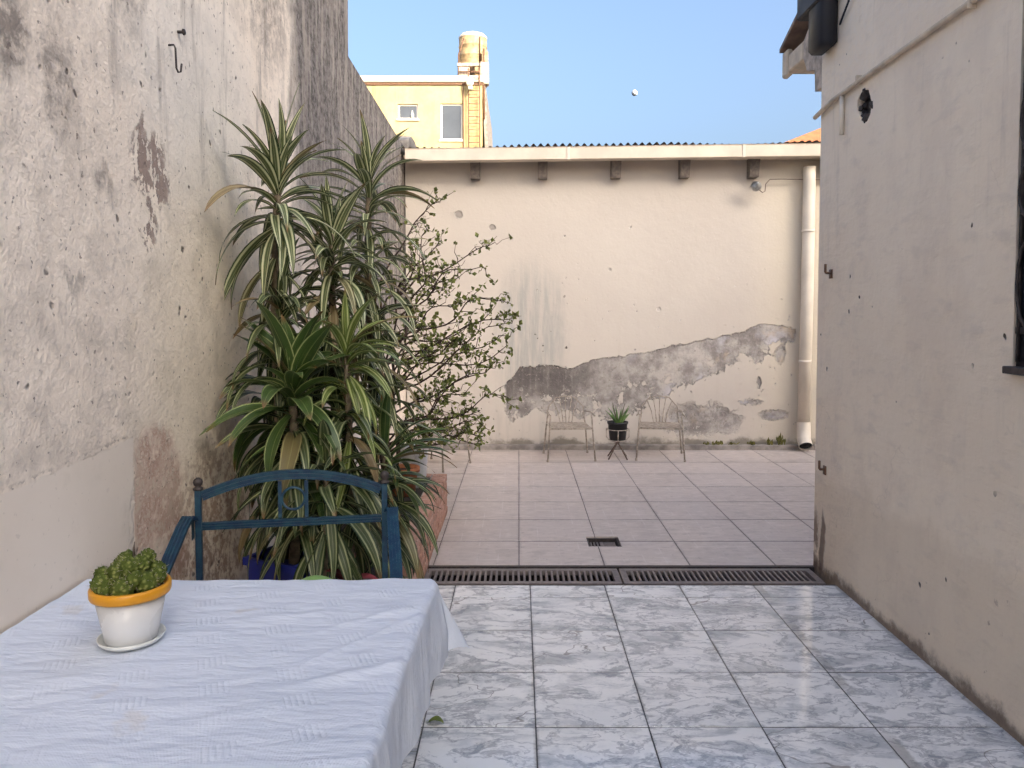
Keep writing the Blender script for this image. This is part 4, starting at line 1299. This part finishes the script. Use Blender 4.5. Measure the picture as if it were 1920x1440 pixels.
def cane(plant, pts, r0, r1):
    b = bmn(); n = 22
    pts = [Vector(p) - plant.location for p in pts]
    path = []
    for i in range(n + 1):
        t = i / n * (len(pts) - 1); k = min(int(t), len(pts) - 2); path.append(pts[k].lerp(pts[k + 1], t - k))
    tube(b, path, [(r0 + (r1 - r0) * i / n) * (1 + .10 * (i % 2)) for i in range(n + 1)], 8)
    build('stem', b, M['stem'], plant, True)
def small_pot(plant, r, h, mat):
    b = bmn(); lathe(b, pot_profile(r * .78, r, h), 24); build('pot', b, M[mat], plant, True)
    b = bmn(); lathe(b, [(0, h - .03), (r - .006, h - .034)], 20); build('soil', b, M['soil'], plant)
GRP = 'potted dracaenas in the left corner'
def dracaena(x, y, label, potr=.14, poth=.26, potmat='blackpot'):
    p = empty('dracaena', (x, y, 0), 0, label, 'plant', GRP)
    small_pot(p, potr, poth, potmat)
    return p
V = lambda px, py, d: at(px, py, d)
# 1 tallest, against the wall
d1 = dracaena(-.985, 3.12, 'tallest striped dracaena on a bare cane against the left wall', .13, .24, 'terracotta')
b0, b1 = V(517, 445, 3.1), V(522, 335, 3.12)
cane(d1, [(-.985, 3.12, .2), (-1.0, 3.12, .9), V(516, 600, 3.1), b0, b1], .024, .014)
rosette(d1, b0, b1, 39, 'leaf_a', .37, 0.047, (0, 6.6), 1)
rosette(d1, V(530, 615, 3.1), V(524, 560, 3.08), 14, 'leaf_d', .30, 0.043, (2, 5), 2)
# 2 second tallest, right of it
d2 = dracaena(-.74, 3.52, 'second tallest striped dracaena, reaching towards the back roof', .14, .28)
b0, b1 = V(690, 430, 3.5), V(693, 335, 3.5)
cane(d2, [(-.74, 3.52, .2), V(700, 760, 3.5), V(692, 560, 3.5), b0, b1], .022, .013)
rosette(d2, b0, b1, 36, 'leaf_a', .35, 0.040, (0, 5.5), 3)
rosette(d2, V(690, 560, 3.5), V(690, 450, 3.5), 29, 'leaf_a', .33, 0.038, (3, 6.5), 4)
rosette(d2, V(705, 700, 3.5), V(696, 590, 3.5), 20, 'leaf_d', .30, 0.038, (3.5, 7), 5)
# 3 the middle one
d3 = dracaena(-.83, 3.30, 'middle-height striped dracaena between the two tallest canes', .13, .25)
b0, b1 = V(622, 520, 3.28), V(622, 440, 3.28)
cane(d3, [(-.83, 3.30, .2), V(628, 760, 3.3), b0, b1], .02, .012)
rosette(d3, b0, b1, 32, 'leaf_a', .33, 0.045, (0, 5.2), 6)
rosette(d3, V(628, 660, 3.28), V(624, 540, 3.28), 29, 'leaf_d', .33, 0.040, (3, 6.8), 7)
# 4 the broad-leaved one in front, in the blue tub
d4 = empty('dracaena', (-.915, 2.98, 0), 0, 'broad-leaved green dracaena at the front, in a royal blue tub', 'plant', GRP)
b = bmn()
prof = [(0, 0), (.13, 0), (.135, .02), (.175, .50), (.19, .50), (.19, .53), (.165, .53), (.16, .46), (0, .45)]
lathe(b, prof, 4); bmesh.ops.rotate(b, cent=(0, 0, 0), matrix=Matrix.Rotation(R(20), 3, 'Z'), verts=b.verts)
build('tub', b, M['bluepot'], d4)
b0, b1 = V(550, 775, 2.93), V(548, 720, 2.93)
cane(d4, [(-.91, 2.98, .45), V(555, 900, 2.95), b0, b1], .022, .014)
rosette(d4, b0, b1, 26, 'leaf_b', .37, 0.078, (0.4, 5.2), 8)
rosette(d4, V(556, 900, 2.96), V(552, 800, 2.95), 25, 'leaf_d', .36, 0.059, (4, 6.8), 9)
# 5 the lime one
d5 = dracaena(-.70, 3.05, 'lime-tinted drooping dracaena right of the broad-leaved one', .13, .26)
b0, b1 = V(652, 715, 3.05), V(650, 655, 3.05)
cane(d5, [(-.70, 3.05, .2), V(655, 850, 3.05), b0, b1], .018, .011)
rosette(d5, b0, b1, 27, 'leaf_c', .32, 0.047, (1, 6), 10, bias=(-.3, .3))
rosette(d5, V(656, 900, 3.05), V(653, 760, 3.05), 29, 'leaf_d', .34, 0.052, (3.6, 6.8), 11)
# 6 arching out to the right over the planter
d6 = dracaena(-.60, 3.30, 'green dracaena arching its long leaves over the brick planter', .12, .24)
b0, b1 = V(722, 905, 3.25), V(722, 850, 3.25)
cane(d6, [(-.60, 3.30, .2), V(720, 980, 3.27), b0, b1], .018, .012)
rosette(d6, b0, b1, 20, 'leaf_b', .36, 0.048, (1.2, 4.6), 12, bias=(-.1, .55))
rosette(d6, V(716, 990, 3.25), V(720, 910, 3.25), 27, 'leaf_d', .36, 0.050, (3.4, 6.8), 13, bias=(-.3, .4))
# 7 low one filling the foot of the group
d7 = dracaena(-.79, 2.90, 'low dracaena with a skirt of hanging dim leaves behind the chair back', .13, .24)
b0, b1 = V(612, 1000, 2.88), V(612, 880, 2.88)
cane(d7, [(-.79, 2.90, .2), b0, b1], .02, .012)
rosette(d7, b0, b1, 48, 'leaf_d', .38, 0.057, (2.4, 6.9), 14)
# 8 dark one low against the wall
d8 = dracaena(-1.03, 3.36, 'dark low dracaena squeezed against the left wall under the tall cane', .12, .24)
b0, b1 = V(505, 860, 3.25), V(505, 700, 3.25)
cane(d8, [(-1.03, 3.36, .2), b0, b1], .018, .012)
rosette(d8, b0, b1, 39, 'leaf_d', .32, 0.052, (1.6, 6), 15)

rosette(d2, V(690, 640, 3.5), V(690, 480, 3.5), 26, 'leaf_a', .34, .042, (2.5, 6.5), 41)
rosette(d2, V(692, 440, 3.5), V(694, 330, 3.5), 12, 'leaf_a', .34, .042, (.5, 4), 42)
rosette(d3, V(624, 600, 3.28), V(622, 470, 3.28), 24, 'leaf_a', .34, .045, (1.5, 6.5), 43)
rosette(d1, V(519, 430, 3.1), V(522, 340, 3.12), 14, 'leaf_a', .38, .048, (.5, 5.5), 44)
rosette(d4, V(552, 800, 2.93), V(548, 725, 2.93), 12, 'leaf_b', .34, .066, (1, 5.5), 45)
rosette(d1, V(522, 690, 3.1), V(524, 600, 3.08), 16, 'leaf_d', .32, .046, (1.5, 6), 46)
rosette(d4, V(553, 880, 2.94), V(551, 785, 2.93), 18, 'leaf_b', .36, .070, (3.5, 6.2), 51)
rosette(d5, V(655, 850, 3.05), V(652, 730, 3.05), 20, 'leaf_c', .34, .044, (3.5, 6.6), 52)
rosette(d3, V(628, 720, 3.28), V(624, 600, 3.28), 18, 'leaf_a', .35, .046, (2.5, 6.4), 53)
rosette(d2, V(700, 760, 3.5), V(694, 620, 3.5), 18, 'leaf_a', .35, .042, (2.5, 6.4), 54)
# more hanging foliage filling the group down to the pots
rosette(d1, V(516, 720, 3.1), V(520, 640, 3.1), 16, 'leaf_d', .34, 0.043, (3, 6.5), 31)
rosette(d1, V(512, 560, 3.1), V(518, 470, 3.1), 9, 'leaf_a', .30, 0.043, (5.5, 7), 32)
rosette(d4, V(556, 1000, 2.97), V(552, 880, 2.96), 26, 'leaf_d', .36, 0.052, (3.6, 6.8), 33)
rosette(d5, V(660, 1010, 3.05), V(656, 880, 3.05), 28, 'leaf_d', .36, 0.050, (3.4, 6.8), 34)
rosette(d3, V(630, 800, 3.3), V(628, 660, 3.28), 26, 'leaf_d', .36, 0.047, (2.5, 6.5), 35)
rosette(d2, V(712, 850, 3.5), V(704, 700, 3.5), 22, 'leaf_d', .34, 0.043, (2.5, 6.5), 36)
rosette(d8, V(500, 960, 3.25), V(505, 860, 3.25), 18, 'leaf_d', .34, 0.052, (3, 6.5), 37)
rosette(d6, V(716, 1040, 3.25), V(718, 960, 3.25), 20, 'leaf_d', .34, 0.047, (3.4, 6.9), 38, bias=(-.4, .35))

# red-leaved little plant low in the group
rp = empty('red_leaf_plant', (-.665, 2.93, 0), 0, 'small dusky pink leaved plant low among the dracaena leaves', 'plant')
small_pot(rp, .10, .26, 'blackpot')
b = bmn(); tube(b, [(0, 0, .22), (.005, -.01, .34), (0, -.02, .44)], [.008, .006, .004], 6); build('stem', b, M['stem'], rp, True)
pk_me = [leaf_mesh(.13, .055, R(a), R(c), M['pink'], 200 + a) for a, c in ((60, 5), (35, -25), (10, -50))]
for k in range(16):
    place('leaf', pk_me[k % 3], rp, (0, -.015, .30 + .010 * k), (rng.gauss(0, .2), 0, k * 2.4))

# ---- twiggy shrub growing in the planter
sh = empty('twiggy_shrub', (-.86, 4.95, PH - .05), 0, 'twiggy shrub with sparse small leaves leaning out of the brick planter', 'shrub')
so = Vector(sh.location)
leafbm = bmn()
srng = random.Random(21)
def shrub_leaf(p, size):
    d = Vector((srng.gauss(0, 1), srng.gauss(0, 1), srng.gauss(.3, 1))).normalized()
    s = d.cross(Vector((srng.gauss(0, 1), srng.gauss(0, 1), srng.gauss(0, 1)))).normalized()
    n = d.cross(s)
    w = size * .36
    q = [p, p + d * size * .45 + s * w - n * w * .2, p + d * size, p + d * size * .45 - s * w - n * w * .2, p + d * size * .5 + n * w * .25]
    vv = [leafbm.verts.new(x) for x in q]
    leafbm.faces.new((vv[0], vv[1], vv[4])); leafbm.faces.new((vv[1], vv[2], vv[4])); leafbm.faces.new((vv[2], vv[3], vv[4])); leafbm.faces.new((vv[3], vv[0], vv[4]))
def wander(a, b, n, amp, sag=0.):
    pts = []
    ph = [srng.uniform(0, 6.28) for _ in range(6)]
    L = (b - a).length
    for i in range(n + 1):
        t = i / n; p = a.lerp(b, t)
        e = math.sin(math.pi * t)
        p = p + Vector((math.sin(ph[0] + t * 7), math.sin(ph[1] + t * 6), math.sin(ph[2] + t * 8))) * amp * L * (.3 + e) * min(1, t * 4) * (1 if t < 1 else .0) + Vector((0, 0, sag * e * L))
        pts.append(p)
    return pts
def twig(bm_, pts, r0, r1, n=5):
    k = len(pts) - 1
    tube(bm_, [p - so for p in pts], [r0 + (r1 - r0) * i / k for i in range(k + 1)], n)
base_ = Vector((-.86, 4.95, PH - .06))
trunks = []
for (px, py, d, r) in ((716, 520, 4.95, .013), (742, 560, 5.05, .010), (700, 600, 4.8, .010), (760, 640, 4.9, .009)):
    pts = wander(base_ + Vector((srng.uniform(-.04, .04), srng.uniform(-.05, .05), 0)), V(px, py, d), 12, .035)
    b = bmn(); twig(b, pts, r, r * .55, 7); build('trunk', b, M['bark'], sh, True)
    trunks.append(pts)
tips = [(822, 374, 5.0), (914, 462, 5.0), (905, 500, 5.1), (800, 430, 5.1), (945, 565, 4.9), (957, 598, 5.0), (950, 648, 5.1), (926, 640, 4.7), (944, 742, 5.0), (905, 818, 5.0), (880, 790, 4.9), (893, 700, 5.2), (862, 570, 5.2), (850, 640, 4.8), (902, 660, 5.3), (870, 740, 4.7), (840, 800, 5.1), (790, 500, 4.7), (830, 540, 5.4), (920, 690, 4.9), (780, 600, 5.3), (860, 520, 5.0), (885, 605, 4.9), (770, 470, 5.2), (900, 770, 5.3), (845, 700, 5.4), (815, 660, 4.7), (935, 610, 5.3), (880, 830, 5.2), (822, 455, 5.2)]
for i, (px, py, d) in enumerate(tips):
    tip = V(px, py, d)
    tr = trunks[i % len(trunks)]
    k = min(range(3, len(tr)), key=lambda q: abs(tr[q].z - (tip.z - .32 + srng.uniform(-.12, .12))))
    a = tr[k]
    pts = wander(a, tip, 12, .05, srng.uniform(-.03, .10))
    b = bmn(); twig(b, pts, .0075, .0026)
    for q in range(3, 13):
        p = pts[q]
        for _ in range(srng.choice((1, 1, 2, 2))):
            dirv = (pts[q] - pts[q - 1]).normalized()
            side = Vector((srng.gauss(0, 1), srng.gauss(0, 1), srng.gauss(.25, .8))).normalized()
            e = p + (dirv * .5 + side) * srng.uniform(.04, .15)
            sp = wander(p, e, 4, .08)
            twig(b, sp, .0028, .0013, 4)
            dens = .9 if py > 540 else .45
            for _l in range(srng.choice((4, 5, 6, 8))):
                if srng.random() < dens: shrub_leaf(sp[srng.choice((2, 3, 4, 4))] + Vector((srng.gauss(0, .007), srng.gauss(0, .007), srng.gauss(0, .007))), srng.uniform(.022, .048))
        if srng.random() < .6: shrub_leaf(p, srng.uniform(.018, .036))
    for _l in range(6): shrub_leaf(pts[-1] + Vector((srng.gauss(0, .010), srng.gauss(0, .010), srng.gauss(0, .012))), srng.uniform(.014, .028))
    build('branch', b, M['bark'], sh, True)
bmesh.ops.translate(leafbm, vec=-so, verts=leafbm.verts)
tag(build('foliage', leafbm, M['shrubleaf'], sh), kind='stuff')

# ---- ivory wire chairs by the back wall
def wire_chair(name, loc, rz, label):
    c = empty(name, loc, rz, label, 'chair', 'ivory wire garden chairs')
    w, dpt, sh_ = .205, .40, .325
    def t(nm, pts, r=.0085, closed=False):
        b = bmn(); tube(b, pts, r, 8, closed=closed); return build(nm, b, M['wire'], c, True)
    for s in (-1, 1):
        t('front_leg', [(s * (w + .035), -dpt / 2 - .03, 0), (s * (w + .012), -dpt / 2, sh_), (s * (w + .004), -dpt / 2 + .01, .44), (s * (w + .004), -dpt / 2 + .02, .465)])
        t('rear_leg', [(s * (w + .03), dpt / 2 + .03, 0), (s * w, dpt / 2, sh_), (s * (w - .02), dpt / 2 + .02, .44)])
        t('arm', [(s * (w + .035), -dpt / 2 - .005, .455), (s * (w + .015), -dpt / 2 + .02, .470), (s * (w + .02), 0, .472), (s * (w - .01), dpt / 2 + .01, .455)], .0075)
        for yy in (-dpt / 2 - .03, dpt / 2 + .03):
            b = bmn(); lathe(b, [(0, 0), (.013, 0), (.012, .022), (0, .022)], 8, (s * (w + (.035 if yy < 0 else .03)), yy, 0)); build('foot_cap', b, M['wire'], c, True)
    t('seat_frame', [(-w - .008, -dpt / 2, sh_), (w + .008, -dpt / 2, sh_), (w, dpt / 2, sh_), (-w, dpt / 2, sh_)], .0085, True)
    for k in range(9):
        yy = -dpt / 2 + .035 + k * .042
        b = bmn(); strap(b, [(-w, yy, sh_ + .004), (0, yy, sh_ - .002), (w, yy, sh_ + .004)], (0, 1, 0), .013, .003); build('seat_slat', b, M['wire'], c)
    t('back_frame', [(-w + .0, dpt / 2 + .005, sh_), (-w + .02, dpt / 2 + .03, .50), (-.10, dpt / 2 + .055, .592), (0, dpt / 2 + .06, .606), (.10, dpt / 2 + .055, .592), (w - .02, dpt / 2 + .03, .50), (w, dpt / 2 + .005, sh_)], .006)
    for k in range(5):
        u = (k - 2) / 2
        t('back_wire', [(u * .06, dpt / 2, sh_), (u * .085, dpt / 2 + .025, .45), (u * .135, dpt / 2 + .056, .60 - .035 * u * u)], .0045)
    return c
wire_chair('wire_chair', (at(1066, 868, 7.65).x, 7.66, 0), R(4), 'ivory wire garden chair left of the potted aloe by the back wall')
wire_chair('wire_chair', (at(1238, 863, 7.65).x, 7.68, 0), R(-9), 'ivory wire garden chair right of the potted aloe by the back wall')
wire_chair('wire_chair', (-.80, 7.25, 0), R(62), 'ivory wire garden chair mostly hidden behind the twiggy shrub')

# ---- plant stand and its pot of aloe
sx = at(1158, 830, 7.62).x
st_ = empty('plant_stand', (sx, 7.62, 0), 0, 'low brown metal tripod plant stand between the two wire chairs', 'plant stand')
for k in range(4):
    a = R(40 + 90 * k)
    b = bmn(); tube(b, [(math.cos(a) * .135, math.sin(a) * .135, 0), (math.cos(a) * .01, math.sin(a) * .01, .155), (-math.cos(a) * .05, -math.sin(a) * .05, .183)], .0075, 7); build('leg', b, M['wiredk'], st_, True)
for rr_, zz in ((.115, .30), (.085, .186)):
    b = bmn(); tube(b, [(math.cos(t / 24 * 6.2832) * rr_, math.sin(t / 24 * 6.2832) * rr_, zz) for t in range(24)], .005, 6, closed=True); build('ring', b, M['wire'], st_, True)
for k in range(4):
    a = R(85 + 90 * k); b = bmn(); tube(b, [(math.cos(a) * .085, math.sin(a) * .085, .186), (math.cos(a) * .116, math.sin(a) * .116, .22), (math.cos(a) * .116, math.sin(a) * .116, .30)], .005, 6); build('prong', b, M['wire'], st_, True)
ap = empty('aloe_pot', (sx, 7.62, .192), 0, 'black nursery pot of spiky aloe held in the plant stand', 'potted plant')
b = bmn(); lathe(b, pot_profile(.082, .102, .185, .006, .02), 24); build('pot', b, M['blackpot'], ap, True)
b = bmn(); lathe(b, [(0, .160), (.095, .156)], 20); build('soil', b, M['soil'], ap)
for k in range(15):
    a = k * 2.4; L = srng.uniform(.13, .24); tl_ = srng.uniform(.18, .62); b = bmn()
    pts = [Vector((math.cos(a) * (.015 + L * tl_ * t * (1 + .3 * t)), math.sin(a) * (.015 + L * tl_ * t * (1 + .3 * t)), .15 + L * t * (1 - .22 * t * tl_))) for t in [q / 6 for q in range(7)]]
    tube(b, [p_ + Vector((.012, 0, 0)) for p_ in pts], [.012, .0125, .011, .009, .007, .004, .0008], 6); build('leaf', b, M['aloe'], ap, True)
for a, L in ((2.4, .23), (.4, .22)):
    b = bmn(); tube(b, [(0, -.02, .15), (math.cos(a) * .04, -.02, .15 + L * .5), (math.cos(a) * .075, -.02, .15 + L)], [.005, .0045, .003], 6); build('dry_stalk', b, M['wiredk'], ap, True)

# ---- weeds at the foot of the back wall
for i, (px, hgt, n, wdt) in enumerate(((1346, .06, 20, .10), (1372, .04, 10, .06), (1408, .05, 14, .07), (1440, .09, 16, .07), (1462, .15, 11, .05), (1325, .04, 10, .08))):
    p0 = at(px, 832, BW - .03)
    wdl = ('bright weed tuft on the kerb, broadest one right of the wire chair', 'tiny weed tuft next to the broadest weed tuft on the kerb', 'middle weed tuft on the kerb below the hook-shaped paint scar', 'bushy weed tuft on the kerb left of the tallest weed', 'tallest weed on the kerb, nearest the downpipe', 'low weed tuft on the kerb closest to the wire chair')[i]
    b = bmn()
    for k in range(n):
        a = srng.uniform(0, 6.28); r0 = abs(srng.gauss(0, wdt * .5)); h = hgt * srng.uniform(.4, 1.0)
        c0 = Vector((math.cos(a) * r0 * 1.0, srng.uniform(-.035, .02), 0)); tp = c0 + Vector((srng.gauss(0, .02), srng.gauss(-.01, .012), h))
        sd = Vector((srng.gauss(0, 1), srng.gauss(0, .4), 0)).normalized() * .007
        v = [b.verts.new(x) for x in (c0 - sd * .5, c0 + sd * .5, c0.lerp(tp, .6) + sd * 1.6, tp, c0.lerp(tp, .6) - sd * 1.6)]
        b.faces.new(v)
    tag(build('weed_tuft', b, M['weed'], loc=(p0.x, BW - .035, .050)), wdl, 'weed', 'weeds at the foot of the back wall')

# ---- small lamp with cable under the last rafter end
lp = at(1418, 349, 7.98)
lm = empty('wall_lamp', (lp.x, 7.98, lp.z), 0, 'small round metal lamp under the rafter end nearest the downpipe', 'lamp')
b = bmn(); lathe(b, [(0, -.055), (.035, -.05), (.052, -.02), (.055, .01), (.045, .03), (.02, .04), (.018, .06), (0, .06)], 20, M=Matrix.Rotation(R(62), 4, 'X')); build('head', b, M['lampmetal'], lm, True)
b = bmn(); lathe(b, [(0, -.058), (.030, -.056), (.046, -.030)], 20, M=Matrix.Rotation(R(62), 4, 'X')); build('lens', b, M['paleglass'], lm, True)
b = bmn(); tube(b, [(0, .03, .02), (0, .10, .03), (0, .168, .03)], .012, 8); build('bracket', b, M['lampmetal'], lm, True)
b = bmn(); tube(b, [(.03, .02, -.03), (.07, .01, -.065), (.10, .02, -.05), (.115, .05, .03), (.17, .08, .085), (.30, .10, .092), (.70, .10, .085), (1.2, .10, .09)], .0045, 6); build('cable', b, M['wiredk'], lm, True)

# ---- iron hook on the left wall, and a nail above it
hk = at(327, 85, -LX * 1400 / (CX - 327))
b = bmn(); y, z = hk.y, hk.z
tube(b, [(LX - .01, y, z), (LX + .018, y, z + .002), (LX + .022, y + .003, z - .01), (LX + .02, y + .012, z - .075), (LX + .024, y + .017, z - .088), (LX + .030, y + .024, z - .084), (LX + .032, y + .028, z - .055)], .0036, 7)
tag(build('wall_hook', b, M['iron'], smooth=True), 'bent iron hook hanging from the tall left wall', 'hook')
nk = at(345, 60, -LX * 1400 / (CX - 345))
b = bmn(); tube(b, [(LX - .01, nk.y, nk.z), (LX + .02, nk.y, nk.z)], .006, 8); lathe(b, [(0, 0), (.012, 0), (.010, .006), (0, .008)], 10, M=Matrix.Translation((LX + .018, nk.y, nk.z)) @ Matrix.Rotation(R(90), 4, 'Y'))
tag(build('wall_bolt', b, M['iron'], smooth=True), 'rusty bolt head in the tall left wall just above the hook', 'bolt')

# ---- fallen leaf on the marble
fp = at(818, 1376, 2100 / (1376 - 585))
b = bmn(); uvl = b.loops.layers.uv.new('UVMap')
rows = []
for i in range(9):
    t = i / 8; hw = .017 * max(0., math.sin(math.pi * min(1, .06 + t * .94))) ** .75
    rows.append([b.verts.new(((t - .5) * .056, u * hw, .004 + .012 * math.sin(math.pi * t) + .007 * u * u)) for u in (-1, 0, 1)])
for A_, B_ in zip(rows[:-1], rows[1:]):
    for j in range(2): b.faces.new((A_[j], B_[j], B_[j + 1], A_[j + 1]))
tube(b, [(-.028, 0, .006), (-.040, .003, .004)], .0012, 5)
tag(build('fallen_leaf', b, M['leaffall'], smooth=True, loc=(fp.x, fp.y, .001), rot=(0, 0, R(-8))), 'single green fallen leaf on the marble tiles beside the table', 'leaf')
